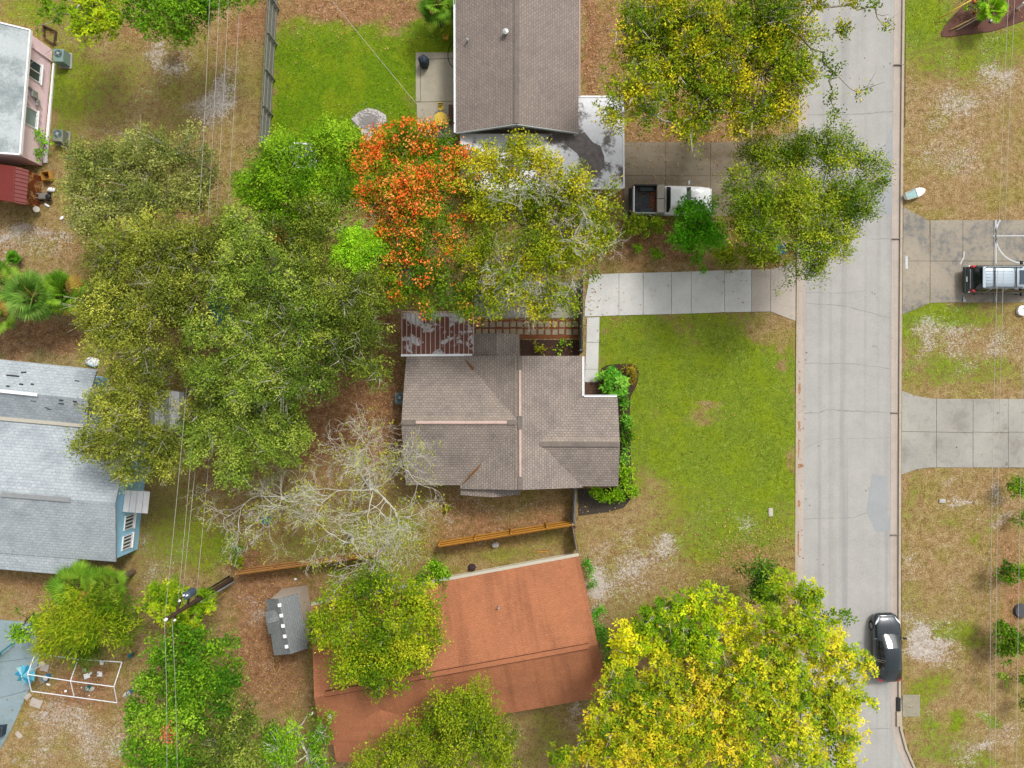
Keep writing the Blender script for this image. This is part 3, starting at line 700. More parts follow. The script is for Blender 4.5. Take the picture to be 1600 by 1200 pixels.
for px, py in ((968, 160), (968, 225), (968, 288), (840, 290), (740, 290)):
    c = P(px, py, zc); MB().box((c.x, c.y, zc / 2 - .07), (.1, .1, zc - .14)).build('post', M_white, cp)
MB().prism([P2(px, py, 2.2) for px, py in ((735, 214), (862, 214), (862, 288), (735, 288))], 0, 2.2).build('store_room', M_offwhite, cp)

# --- terracotta roof house at the bottom
ho = thing('house', 'house with long terracotta orange shingle roof and twin dark ridge vents', 'house', P(720, 1010))
ZO, ZOR = 2.5, 4.0
NW, NE = V3(486, 947, ZO), V3(905, 869, ZO)
RW, RE = V3(491, 1090, ZOR), V3(934, 1008, ZOR)
SW, SE = V3(505, 1166, ZO), V3(951, 1087, ZO)
slope(ho, [NW, NE, RE, RW], M_sh_orange); slope(ho, [SE, SW, RW, RE], M_sh_orange)
gable(ho, V3(590, 1070, 3.3), V3(600, 1196, 3.3), V3(508, 1090, 2.62), V3(525, 1190, 2.4), V3(680, 1060, 2.4), V3(694, 1170, 2.4), M_sh_orange)
iw = [(500, 953), (898, 878), (936, 1078), (520, 1152)]
MB().prism([P2(px, py, 2.4) for px, py in iw], 0, 2.4).build('wall', plain('cream_stucco', C(226, 222, 204, 1.15), .8, amt=.05), ho)
for a, b in ((NW, NE),):
    d = (b - a).normalized(); n = Vector((-d.y, d.x, 0))
    MB().bar(a + n * .1 - Vector((0, 0, .1)), b + n * .1 - Vector((0, 0, .1)), .18, .14).build('gutter', plain('cream_gutter', C(228, 220, 200), .5, amt=.05), ho)
def rp(px, py, side):   # a point lying on the roof
    t = 0
    return V3(px, py, ZOR)
for o_, w_ in ((-4.0, .05), (4.0, .05)):
    a, b = V3(508, 1084.5 + o_, ZOR + .03), V3(919.5, 1009.5 + o_, ZOR + .03)
    MB().bar(a, b, w_, .05).build('ridge_vent_line', plain('dark_red_brown', C(96, 52, 40), .9, amt=.2), ho)
a, b = V3(508, 1084.5, ZOR + .035), V3(919.5, 1009.5, ZOR + .035)
MB().bar(a, b, .3, .06).build('ridge_vent', M_sh_orange, ho)
c = P(779, 949, 3.3); MB().lathe((c.x, c.y, 3.0), [(.06, 0), (.06, .5), (.05, .52)], 10).build('vent_pipe', M_steel, ho)
nE = (P(936, 1078, 2.4) - P(898, 878, 2.4)); nv = (-nE.y, nE.x)
_pl_n = (SW - SE).cross(RW - SE); 
def on_plane(p0, n, x, y): return p0.z - (n.x * (x - p0.x) + n.y * (y - p0.y)) / n.z
rl = MB()
for k in range(420):
    q = P(random.gauss(695, 26), random.gauss(1118, 12), 3.0) if k < 330 else P(random.uniform(560, 930), random.uniform(1020, 1110), 3.3)
    if q.y > -21.2 + (q.x + 3) * .19 + 3.0: continue
    z_ = on_plane(SE, _pl_n, q.x, q.y) + .03; a = random.uniform(0, 6.28); u = Vector((math.cos(a), math.sin(a), random.uniform(-.2, .2))) * .06; v = Vector((-math.sin(a), math.cos(a), .1)) * .04
    q = Vector((q.x, q.y, z_)); rl.add([q - u, q + v, q + u, q - v], [(0, 1, 2, 3)])
rl.build('roof_leaves', plain('ochre_leaves', C(206, 150, 70), .9, amt=.35, scale=6), ho, kind='stuff')
window_on(ho, P2(906, 915, 2.4), P2(912, 945, 2.4), .9, 2.0, (1, .18), 2)

# --- pale blue house on the left
hb = thing('house', 'sky blue stucco house with pale grey shingle gables at left edge', 'house', P(80, 730))
ZB, ZBR = 2.75, 4.35
# south block
gable(hb, V3(-300, 750, ZBR), V3(180, 786, ZBR), V3(-300, 616, ZB), V3(206, 668, ZB), V3(-300, 842, ZB), V3(181, 878, ZB), M_sh_blue)
slope(hb, [V3(-300, 864, 2.45), V3(124, 900, 2.45), V3(122, 866, ZB + .02), V3(-300, 835, ZB + .02)], M_sh_blue)
# north block
gable(hb, V3(-300, 582, 4.0), V3(137, 624, 4.0), V3(-300, 531, ZB), V3(152, 577, ZB), V3(-300, 628, ZB + .1), V3(136, 668, ZB + .1), M_sh_blue)
slope(hb, [V3(-20, 645, 2.98), V3(130, 658, 2.98), V3(130, 668, 2.98), V3(-20, 655, 2.98)], M_offwhite, .05, 'flat_flashing')
ridge_cap(hb, V3(-20, 608.5, 4.02), V3(59, 617, 4.02), .2, M_white); ridge_cap(hb, V3(2, 772.5, ZBR + .01), V3(110, 781, ZBR + .01), .3, plain('grey_ridge_vent', C(168, 172, 174), .7, amt=.1), 'ridge_vent', .05)
def pl(px, py, z): return P2(px, py, z)
wall_s = [(-200, 690), (214, 694), (189, 866), (110, 862), (100, 882), (-200, 860)]
eb = [P2(-300, 640), P2(233, 690), P2(215, 858), P2(150, 852), P2(-300, 815)]
MB().prism(eb, 0, 2.62).build('wall', M_bluewall, hb)
MB().prism([P2(-300, 545), P2(173, 590), P2(163, 660), P2(-300, 622)], 0, 2.62).build('wall', M_bluewall, hb)
def gwall(a, b, zb, apex_t, zt, mat, parent):
    a, b = Vector((*a, zb)), Vector((*b, zb)); m_ = a.lerp(b, apex_t); m_.z = zt; n = Vector((b.y - a.y, a.x - b.x, 0)).normalized() * .05
    MB().add([a - n, b - n, m_ - n, a + n, b + n, m_ + n], [(0, 1, 2), (5, 4, 3), (0, 3, 4, 1), (1, 4, 5, 2), (2, 5, 3, 0)]).build('gable_wall', mat, parent)
gwall(P2(231.5, 690), P2(214, 857), 2.62, .47, 3.95, M_bluewall, hb); gwall(P2(172, 590), P2(163, 658), 2.62, .47, 3.6, M_bluewall, hb)
ea, eb_ = Vector(P2(233, 690)), Vector(P2(215, 858)); ed = (eb_ - ea); en = Vector((-ed.y, ed.x)).normalized()
if en.x < 0: en = -en
for t0, t1 in ((.64, .77), (.82, .95)):
    window_on(hb, ea.lerp(eb_, t0), ea.lerp(eb_, t1), .95, 2.05, en, 4)
door_on(hb, ea.lerp(eb_, .45), ea.lerp(eb_, .55), en, M_white)
# white slatted awning over the side door
aw = thing('door_awning', 'white slatted metal awning over the blue house side door', 'awning', Vector((*ea.lerp(eb_, .52), 2.4)))
q0, q1 = ea.lerp(eb_, .40), ea.lerp(eb_, .585); 
for k in range(4):
    t0, t1 = k / 4, (k + .93) / 4
    def awp(t, s_): 
        b_ = q0.lerp(q1, s_) + en * (.04 + 1.5 * t); return Vector((b_.x, b_.y, 2.45 - .28 * t))
    slope(aw, [awp(t0, 0), awp(t0, 1), awp(t1, 1), awp(t1, 0)], M_white, .03, 'awning_slat')
for s_ in (0, 1):
    MB().bar(awp(0, s_) + Vector((0, 0, .04)), awp(1, s_) + Vector((0, 0, .04)), .05, .07).build('side_rail', M_white, aw)
    MB().bar(awp(.95, s_) - Vector((0, 0, .05)), Vector((*(q0.lerp(q1, s_) + en * .03), 1.7)), .03, .03).build('bracket', M_white, aw)
for (a, b) in (((10, 586), (30, 588)), ((117, 595), (124, 596)), ((33, 582), (41, 581.5)), ((48, 625.5), (56, 626.5)), ((92, 625), (99, 625.5)), ((92, 630), (100, 631)), ((114, 627), (120, 628)), ((115, 632), (122, 633)), ((70, 636), (76, 637)), ((74, 638.5), (80, 639.5)), ((10, 603), (15, 603.5)), ((30, 600), (36, 600.5)), ((48, 600), (53, 600.5))):
    def zr(px, py):
        ridge = 609 + (px) * .11; d_ = abs(py - ridge); return 4.0 - (4.0 - ZB) * min(1, d_ / 47) + .03
    MB().bar(V3(*a, zr(*a)), V3(*b, zr(*b)), .09, .03).build('slipped_shingle', plain('dark_shingle_gap', (.03, .03, .035, 1), .9, amt=.1), hb)

# --- pink house, top left
hp = thing('house', 'pink stucco house with chalky pale grey roof at top left', 'house', P(20, 160))
zpk, zpr = 2.75, 3.6
slope(hp, [V3(47, 47.5, zpk), V3(31, 241, zpk), V3(-200, 222, zpr), V3(-190, -10, zpr)], M_pinkroof, .14)
for a, b in (((47.5, 47, zpk), (31.5, 241, zpk)), ((47, 47, zpk + .01), (-190, -11, zpr + .01)), ((31, 241.5, zpk + .01), (-200, 223, zpr + .01))):
    MB().bar(P(*a) - Vector((0, 0, .05)), P(*b) - Vector((0, 0, .05)), .09, .2).build('fascia', M_white, hp)
pa, pb = Vector(P2(82, 78)), Vector(P2(66, 259))
MB().prism([pa[:], pb[:], P2(-200, 245), P2(-190, 20)], 0, 2.68).build('wall', M_pinkwall, hp)
pd = pb - pa; pn = Vector((-pd.y, pd.x)).normalized()
if pn.x < 0: pn = -pn
window_on(hp, pa.lerp(pb, .19), pa.lerp(pb, .345), .95, 2.2, pn, 2); window_on(hp, pa.lerp(pb, .58), pa.lerp(pb, .73), .95, 2.2, pn, 1, M_blind)
m_ = pa.lerp(pb, .10); MB().tube([(m_.x + pn.x * .05, m_.y + pn.y * .05, .0), (m_.x + pn.x * .05, m_.y + pn.y * .05, 2.5)], .05, 8).build('downpipe', M_pinkwall, hp)
for t, z, sz in ((.46, 1.5, (.2, .42, .5)), (.50, 1.1, (.14, .22, .3)), (.525, 1.1, (.12, .16, .24)), (.43, 1.9, (.1, .1, .3))):
    c = pa.lerp(pb, t) + pn * .1; MB().box((c.x, c.y, z), sz, rz=math.atan2(pn.y, pn.x)).build('meter_box', M_steel, hp, bevel=.01)
for k in range(3):
    t = .4 + .06 * k; c, d_ = pa.lerp(pb, t) + pn * .03, pa.lerp(pb, t + .14) + pn * .06
    MB().tube([(c.x, c.y, 2.5), (d_.x, d_.y, .5)], .015, 5).build('conduit', M_steel, hp)
MB().prism([P2(84, 100), P2(86.5, 100), P2(74, 255), P2(69, 255)], 0, .12).build('plinth', M_white, hp)

# --- red metal shed
sr = thing('shed', 'small shed with dark red metal roof and rusted sheet side', 'shed', P(25, 290))
slope(sr, [V3(45, 266, 2.15), V3(41, 320, 2.15), V3(20, 315.5, 2.5), V3(23, 260, 2.5)], M_redmetal, .05)
slope(sr, [V3(-30, 252, 2.0), V3(-32, 307, 2.0), V3(20, 315.5, 2.5), V3(23, 260, 2.5)], M_redmetal, .05)
for k in range(9):
    t = (k + .5) / 9; a = V3(lerp(45, 41, t), lerp(266, 320, t), 2.17); b = V3(lerp(23, 20, t), lerp(260, 315.5, t), 2.52)
    MB().bar(a, b, .03, .04).build('roof_rib', M_redmetal, sr)
ridge_cap(sr, V3(23, 260, 2.5), V3(20, 315.5, 2.5), .12, M_redmetal, 'ridge_cap', .04)
sa, sb = Vector(P2(66, 276)), Vector(P2(62, 325))
for k in range(12):
    a, b = sa.lerp(sb, k / 12 + .004), sa.lerp(sb, (k + 1) / 12 - .004)
    MB().prism([a[:], b[:], (b.x - .03, b.y), (a.x - .03, a.y)], 0, 2.05 - .04 * random.random()).build('rusted_sheet', M_rustwood, sr)
MB().prism([(sa.x - .05, sa.y), (sb.x - .05, sb.y), P2(-40, 310), P2(-40, 262)], 0, 1.95).build('wall', M_rustwood, sr)
# --- slate-roofed shed with five skylights
sg = thing('shed', 'little grey shingled shed with a row of white roof vents and a dormer', 'shed', P(455, 970))
Z1, Z2 = 2.15, 3.0
gable(sg, V3(434.5, 936, Z2), V3(454, 1022, Z2), V3(415.5, 937, Z1), V3(428, 1024, Z1), V3(466, 927.5, Z1), V3(481, 1013, Z1), M_sh_shed)
wp = [P2(424, 935, Z1), P2(465, 929, Z1), P2(478, 1008, Z1), P2(434, 1014, Z1)]
MB().prism(wp, 0, 2.08).build('wall', plain('taupe_siding', C(186, 172, 158, 1.1), .8, amt=.1), sg)
a_, b_ = Vector((*wp[0], 2.08)), Vector((*wp[1], 2.08)); m_ = a_.lerp(b_, .5); m_.z = 2.86
MB().add([a_, b_, m_, a_ + Vector((0, -.08, 0)), b_ + Vector((0, -.08, 0)), m_ + Vector((0, -.08, 0))], [(0, 1, 2), (5, 4, 3), (0, 3, 4, 1), (1, 4, 5, 2), (2, 5, 3, 0)]).build('gable_wall', plain('taupe_siding_gable', C(196, 184, 170, 1.1), .8, amt=.1), sg)
gable(sg, V3(437, 968.5, 2.86), V3(416.5, 974.5, 2.72), V3(432, 951, 2.62), V3(414.5, 957, 2.25), V3(437, 985, 2.5), V3(420, 991.5, 2.2), M_sh_shed)
for k in range(5):
    t = .08 + k * .205; a = V3(lerp(436, 449.5, t), lerp(937, 1016, t) + 2, Z2 - .07)
    MB().box(a + Vector((0, 0, .03)), (.22, .22, .1), rz=.15).build('roof_vent', M_white, sg, bevel=.015)

# --- lean-to with metal roof glimpsed below the oak beside the blue house
lt = thing('lean_to', 'small corrugated lean-to roof glimpsed under the oak beside the blue house', 'lean-to', P(262, 640))
for k in range(7):
    x0, x1 = 232 + k * 8, 232 + (k + .96) * 8
    slope(lt, [V3(x0, 606 + k, 2.1), V3(x1, 607 + k, 2.1), V3(x1 + 2, 668 + k, 1.8), V3(x0 + 2, 667 + k, 1.8)], M_white if k % 3 else M_steel, .03, 'roof_sheet')
for px, py in ((236, 612), (284, 616), (240, 664), (288, 668)):
    c = P(px, py, 1.8); MB().box((c.x, c.y, .87), (.08, .08, 1.74)).build('post', M_wood_grey, lt)
# ------------------------------------------------------------------ fences
def picket_fence(label, a, b, h, mat_p, mat_r, rails=(.3, .95, 1.55), side=1, pw=.14, gap=.006, posts=2.4, wob=.02, name='wooden_fence'):
    a, b = Vector((*a, 0)), Vector((*b, 0)); d = b - a; L = d.length; d.normalize(); n = Vector((-d.y, d.x, 0)) * side
    t = thing(name, label, 'fence', a)
    ang = math.atan2(d.y, d.x); cnt = int(L / (pw + gap)); pitch = L / cnt
    me = MB().box((0, 0, h / 2), (pitch - gap, .02, h)).mesh('picket'); me.materials.append(mat_p)
    for k in range(cnt):
        o = bpy.data.objects.new('picket', me); COL.objects.link(o); o.parent = t
        o.location = d * (pitch * (k + .5)) - n * .03 + Vector((0, 0, random.uniform(-wob, wob))); o.rotation_euler = (random.uniform(-.01, .01), random.uniform(-.008, .008), ang)
    for z in rails: MB().bar(a + n * .02 + Vector((0, 0, z)), b + n * .02 + Vector((0, 0, z)), .05, .09).build('rail', mat_r, t)
    k = 0.0
    while k <= L + .01:
        c = a + d * min(k, L) + n * .095; MB().box((c.x, c.y, (h - .05) / 2), (.09, .09, h - .05), rz=ang).build('post', mat_r, t); k += posts
    return t
picket_fence('weathered grey board fence between the dry yard and the green back lawn', P2(437, -40), P2(421, 236), 1.8, M_wood_grey, M_wood_grey, side=1)
picket_fence('new golden pine fence stretch running beside the bare dirt to the orange house', P2(690, 845), P2(894, 812), 1.75, M_wood_new2, M_wood_new, side=1)
picket_fence('weathered pine fence stretch behind the bare tree and the utility pole', P2(384, 887), P2(600, 858), 1.75, M_wood_new2, make_wood('aged_pine', C(206, 158, 104), .2), side=1)
picket_fence('short grey fence between driveway and paver path', P2(906, 438), P2(906, 553), 1.75, M_wood_grey, M_wood_grey, side=-1)
picket_fence('thin grey fence from the grey house corner to the pine fence', P2(897, 757), P2(894, 812), 1.7, M_wood_grey, plain('fence_cap_grey', C(196, 192, 184), .8, amt=.1), side=-1)
picket_fence('pale gate panel at the orange house corner', P2(893, 818), P2(900, 858), 1.6, M_offwhite, M_wood_brown, side=1)

# ------------------------------------------------------------------ utility pole and lines
zp = 8.3
pb_, pt_ = P(362, 905), P(260.5, 967, zp)
up = thing('utility_pole', 'leaning creosoted utility pole with transformer and pale conduit', 'utility pole', pb_)
MB().tube([pb_, pb_.lerp(pt_, .5), pt_], [.16, .14, .11], 12).build('pole', M_polewood, up)
off = Vector((.12, -.12, 0)); MB().tube([pb_ + off * 1.4, pb_.lerp(pt_, .56) + off * 1.25], .05, 8).build('conduit', plain('grey_conduit', C(176, 186, 196), .5, amt=.1), up)
off2 = Vector((-.12, .14, 0)); MB().tube([pb_ + off2 * 1.4, pb_.lerp(pt_, .56) + off2 * 1.2], .06, 8).build('cable_guard', M_dark, up)
tc = pb_.lerp(pt_, .72) + Vector((.12, .75, .0))
tr = MB().lathe(tc, [(.2, -.45), (.24, -.42), (.24, .38), (.2, .44), (.06, .46)], 16).build('transformer', plain('transformer_enamel', C(92, 112, 130), .45, amt=.1), up, smooth=False)
MB().bar(pb_.lerp(pt_, .72), tc, .08, .12).build('bracket', M_dark, up)
for dx in (-.1, .1):
    MB().lathe(tc + Vector((dx, .05, .45)), [(.03, 0), (.06, .05), (.03, .1), (.06, .15), (.02, .24)], 8).build('bushing', M_white, tr)
MB().lathe(pt_, [(.05, -.02), (.09, .06), (.05, .12), (.09, .18), (.03, .26)], 10).build('insulator', M_white, up)
ca = pb_.lerp(pt_, .88); MB().bar(ca + Vector((-.15, -.5, 0)), ca + Vector((.3, .9, 0)), .1, .1).build('cross_arm', M_polewood, up)
for k, q in enumerate((-.35, .75)):
    MB().lathe(ca + Vector((.08 + q * .25, q, .05)), [(.04, 0), (.07, .06), (.03, .1), (.06, .15), (.02, .2)], 8).build('insulator', M_white, up)
MB().tube([pb_.lerp(pt_, .55), P(330, 940, .8)], .02, 5).build('guy_wire', M_cable, up)
MB().tube([P(352, 926, 1.2), P(327, 945, .05)], .035, 6).build('guy_guard', M_yellow, up)

def wire(label, a, b, sag, r_=.0105, mat=None, n=24, name='power_line', cat='power line', group=None):
    a, b = Vector(a), Vector(b); pts = [a.lerp(b, k / n) - Vector((0, 0, 4 * sag * (k / n) * (1 - k / n))) for k in range(n + 1)]
    o = MB().tube(pts, r_, 5).build(name, mat or M_cable, smooth=True, base=a); return tag(o, label, cat, group)
wire('long power line from the pole top northward, the westernmost', pt_ + Vector((0, 0, .26)), P(338, -420, 9.2), 1.3)
wire('power line just east of the westernmost one, from the cross arm', ca + Vector((.25, .75, .25)), P(356, -420, 8.6), 1.0)
wire('thin cable east of the two power lines over the dry yard', tc + Vector((-.1, .05, .7)), P(372, -420, 7.2), 1.2)
wire('thin cable closest beside the grey board fence', pb_.lerp(pt_, .6), P(390, -420, 6.6), 1.1, .012)
wire('power line running south from the pole top over the green bush', pt_ + Vector((0, 0, .26)), P(250, 1500, 8.6), .5)
wire('second power line running south over the green bush', ca + Vector((-.1, -.35, .25)), P(272, 1500, 7.8), .5)
wire('western of the power lines along the right edge verge', P(1600, -420, 7.5), P(1552, 1700, 8.8), 1.2)
wire('thin middle power line along the right edge verge', P(1610, -420, 6.9), P(1560, 1700, 7.6), 1.2, .011)
wire('eastern power line along the right edge over the shrubs', P(1640, -420, 8.2), P(1588, 1700, 8.9), .8)
wire('pale twisted service cable crossing the green back lawn', P(470, -60, 6.5), P(735, 262, 2.6), .5, .015, M_cable_w)
wire('service cable dropping to the pink house roof', P(230, -60, 7.0), P(46, 100, 3.0), .5, .012)

# ------------------------------------------------------------------ vehicles
def loft_side(b, sections):
    """sections: list of rings (same count)"""
    n = len(sections[0]); vs = [p for r_ in sections for p in r_]; fs = []
    for i in range(len(sections) - 1):
        for k in range(n - 1):
            a = i * n + k; fs.append((a, a + 1, a + 1 + n, a + n))
    fs.append(tuple(range(n))); fs.append(tuple((len(sections) - 1) * n + k for k in range(n))[::-1])
    b.add(vs, fs)
def place(t, yaw):
    M = Matrix.Rotation(yaw, 3, 'Z'); o = root_of(t)
    return lambda p: M @ Vector(p) + o
def body_ring(x, hw, zt, zs, zb):
    half = [(0, zt), (.45, zt - .005), (.75, lerp(zt, zs, .35)), (.92, zs), (.985, zs - .10), (1.0, lerp(zs, zb, .5)), (.97, zb + .12), (.88, zb)]
    right = [(x, -hw * a, z) for a, z in half]; left = [(x, hw * a, z) for a, z in half]
    return left[::-1] + right[1:]
def vehicle_wheels(t, tf, xs, hw, r_=.33, wd=.22):
    for x in xs:
        for s_ in (-1, 1):
            M = Matrix.Rotation(math.pi / 2, 3, 'X'); c = (x, s_ * (hw - wd / 2 - .01), r_)
            q = MB().lathe((0, 0, 0), [(r_ * .62, -wd / 2), (r_ * .95, -wd / 2), (r_, -wd / 2 + .04), (r_, wd / 2 - .04), (r_ * .95, wd / 2), (r_ * .62, wd / 2)], 20, M)
            q.v = [tuple(tf(Vector(v) + Vector(c))) for v in q.v]; w_ = q.build('wheel', M_tyre, t)
            q = MB().lathe((0, 0, 0), [(r_ * .6, -wd / 2 - .004), (r_ * .45, -wd / 2 + .03), (r_ * .45, wd / 2 - .03), (r_ * .6, wd / 2 + .004)], 10, M)
            q.v = [tuple(tf(Vector(v) + Vector(c))) for v in q.v]; q.build('rim', M_rim, w_)
def cabin(t, tf, st, paint_m, glass_m, marks, top=None):
    """st: stations (x, z_roof, half_top, half_base, z_base); marks: name of the span between stations"""
    rings = []
    for x, zr_, ht_, hb_, zb_ in st:
        half = [(0, zr_), (.5 * ht_, zr_ - .008), (.86 * ht_, zr_ - .03), (ht_, zr_ - .08), (lerp(ht_, hb_, .5) + .03 * (zr_ - zb_), lerp(zr_ - .08, zb_, .5)), (hb_, zb_)]
        rings.append([(x, y, z) for y, z in half[::-1]] + [(x, -y, z) for y, z in half[1:]])
    n = len(rings[0]); groups = {}
    for i, mk in enumerate(marks):
        for k in range(n - 1):
            side = k in (0, 1, n - 3, n - 2)
            if mk in ('windshield', 'rear_window'): nm = mk if not side else ('quarter_glass', i, k < 3)
            elif mk == 'roof_glass': nm = ('side_window', i, k < 3) if side else 'roof'
            else: nm = 'roof'
            groups.setdefault(nm, []).append([rings[i][k], rings[i][k + 1], rings[i + 1][k + 1], rings[i + 1][k]])
    for nm, quads in groups.items():
        b = MB()
        idx = {}
        vs, fs = [], []
        for q in quads:
            f = []
            for p in q:
                key = tuple(round(c, 5) for c in p)
                if key not in idx: idx[key] = len(vs); vs.append(tf(p))
                f.append(idx[key])
            fs.append(tuple(f))
        b.add(vs, fs)
        name = nm if isinstance(nm, str) else nm[0]
        b.build(name, (top or paint_m) if name == 'roof' else glass_m, t, smooth=True)
def panel(t, tf, pts, mat, name, th=.02, parent=None):
    q = [tf(p) for p in pts]; return MB().slab(q, th).build(name, mat, parent or t)
def blk(t, tf, c, size, mat, name, yaw=0, bevel=.02, parent=None):
    return MB().box(tf(c), size, rz=yaw).build(name, mat, parent or t, bevel=bevel)

M_carglass = gloss('car_glass', (.012, .016, .018, 1), .03, 0, 0, .7)
M_blackpaint = gloss('black_car_paint', (.006, .014, .02, 1), .1, 0, 1.0, .6)  # black paint; blue tint in the base colour stands in for reflected sky
M_silver = gloss('silver_car_paint', (.30, .36, .41, 1), .36, .35, .4)
M_truckwhite = gloss('white_truck_paint', (.78, .79, .8, 1), .3, 0, .5)
M_bedliner = plain('bed_liner', (.035, .042, .048, 1), .7, amt=.3)
M_diamond = plain('tool_box_aluminium', C(206, 196, 184), .45, .2, amt=.08)

# black saloon at the kerb
yaw = math.radians(91.2)
cpos = P(1388, 1013, .7); cpos.z = -.09
car = thing('car', 'glossy black car parked at the kerb beside the yellow tree', 'car', cpos); tf = place(car, yaw)
rings = [body_ring(*s_) for s_ in ((-2.28, .62, .66, .6, .3), (-2.2, .74, .9, .82, .24), (-2.0, .84, 1.0, .92, .22), (-1.5, .89, 1.0, .94, .2), (-.5, .9, .96, .92, .2), (.5, .9, .97, .92, .2), (1.0, .9, .96, .9, .2), (1.5, .885, .9, .82, .2), (1.9, .83, .8, .7, .22), (2.12, .72, .68, .6, .24), (2.22, .56, .56, .5, .28))]
b = MB(); loft_side(b, [[tf(p) for p in r_] for r_ in rings]); b.build('body', M_blackpaint, car, smooth=True)
st = [(1.02, .97, .62, .8, .93), (.62, 1.2, .6, .8, .93), (.22, 1.39, .57, .8, .93), (.0, 1.43, .57, .8, .93), (-.42, 1.45, .57, .8, .93), (-.5, 1.45, .57, .8, .93), (-1.05, 1.41, .56, .79, .93), (-1.25, 1.37, .55, .78, .93), (-1.7, 1.2, .53, .74, .95), (-2.02, 1.03, .55, .72, .96)]
cabin(car, tf, st, M_blackpaint, M_carglass, ['windshield', 'windshield', 'roof_glass', 'roof_glass', 'pillar', 'roof_glass', 'pillar', 'rear_window', 'rear_window'])
vehicle_wheels(car, tf, (1.38, -1.35), .9)
for s_ in (-1, 1):
    panel(car, tf, [(2.12, s_ * .5, .70), (1.78, s_ * .79, .79), (1.6, s_ * .84, .82), (1.86, s_ * .6, .80)], M_clear, 'headlight', .03)
    panel(car, tf, [(-2.14, s_ * .45, .93), (-2.16, s_ * .72, .86), (-1.95, s_ * .83, .93), (-2.02, s_ * .55, .99)], M_redpaint, 'tail_light', .03)
    blk(car, tf, (.72, s_ * 1.0, 1.0), (.12, .22, .14), M_dark if s_ < 0 else M_blackpaint, 'mirror', yaw)
    panel(car, tf, [(1.0, s_ * .2, .985), (1.02, s_ * .6, .97), (.98, s_ * .6, .975), (.96, s_ * .2, .99)], M_dark, 'wiper', .012)
blk(car, tf, (2.23, 0, .5), (.06, .9, .16), M_dark, 'grille', yaw)
# silver people-carrier on the painted driveway
vpos = P(1506, 437, .6) + Vector((2.53, 0, 0)); vpos.z = .03
suv = thing('car', 'silver car with roof rails on the painted driveway, red tail lamps showing', 'car', vpos); tf = place(suv, 0.0)
rings = [body_ring(*s_) for s_ in ((-2.42, .7, .62, .58, .3), (-2.34, .84, .74, .7, .26), (-2.15, .92, 1.02, .98, .24), (-1.7, .94, 1.08, 1.02, .22), (0, .95, 1.05, 1.0, .22), (1.1, .95, 1.04, .98, .22), (1.7, .94, .98, .9, .22), (2.15, .88, .9, .8, .24), (2.36, .72, .72, .64, .28))]
b = MB(); loft_side(b, [[tf(p) for p in r_] for r_ in rings]); b.build('body', gloss('dark_grey_car_paint', (.07, .075, .08, 1), .25, .4, .8), suv, smooth=True)
st = [(1.6, 1.05, .74, .86, 1.0), (1.25, 1.36, .73, .86, 1.0), (.95, 1.6, .72, .86, 1.0), (.7, 1.66, .72, .86, 1.0), (-.3, 1.69, .73, .86, 1.0), (-.4, 1.69, .73, .86, 1.0), (-1.3, 1.67, .73, .86, 1.0), (-1.4, 1.67, .73, .86, 1.0), (-1.88, 1.63, .71, .86, 1.02), (-2.05, 1.45, .72, .86, 1.02), (-2.26, 1.06, .76, .86, 1.02)]
cabin(suv, tf, st, M_silver, M_carglass, ['windshield', 'windshield', 'roof_glass', 'roof_glass', 'pillar', 'roof_glass', 'pillar', 'roof_glass', 'rear_window', 'rear_window'])
vehicle_wheels(suv, tf, (1.45, -1.4), .95, .35)
for s_ in (-1, 1):
    MB().bar(tf((-1.75, s_ * .66, 1.71)), tf((.6, s_ * .66, 1.71)), .04, .05).build('roof_rail', M_dark, suv)
    for x in (-1.7, -.6, .55): blk(suv, tf, (x, s_ * .66, 1.67), (.12, .05, .07), M_dark, 'rail_foot')
    blk(suv, tf, (-2.2, s_ * .8, .98), (.22, .16, .3), M_redpaint, 'tail_light', bevel=.03)
    blk(suv, tf, (-2.34, s_ * .86, .8), (.1, .1, .12), M_clear, 'reverse_lamp')
    panel(suv, tf, [(2.2, s_ * .5, .82), (2.0, s_ * .84, .86), (1.8, s_ * .88, .92), (1.95, s_ * .6, .95)], M_clear, 'headlight', .03)
    blk(suv, tf, (.95, s_ * 1.05, 1.1), (.14, .24, .16), M_dark, 'mirror')
for x in (-1.25, .15): MB().bar(tf((x, -.66, 1.735)), tf((x, .66, 1.735)), .06, .035).build('cross_bar', M_dark, suv)
for y in (-.4, -.2, 0, .2, .4): MB().bar(tf((-1.75, y, 1.667)), tf((.0, y, 1.688)), .03, .02).build('roof_rib', M_silver, suv)
panel(suv, tf, [(.42, -.46, 1.70), (.9, -.46, 1.655), (.9, .46, 1.655), (.42, .46, 1.70)], gloss('sunroof_glass', (.02, .04, .06, 1), .05, 0, 0, .7), 'sunroof', .012)
blk(suv, tf, (-1.9, 0, 1.65), (.2, 1.36, .04), M_silver, 'spoiler'); blk(suv, tf, (-2.42, 0, .55), (.22, 1.72, .26), gloss('bumper_green_black', (.03, .04, .04, 1), .4), 'rear_bumper', bevel=.06)
blk(suv, tf, (-2.33, 0, .93), (.05, 1.3, .05), M_rim, 'chrome_strip'); blk(suv, tf, (-2.45, 0, .72), (.03, .34, .12), M_clear, 'number_plate', bevel=.004)
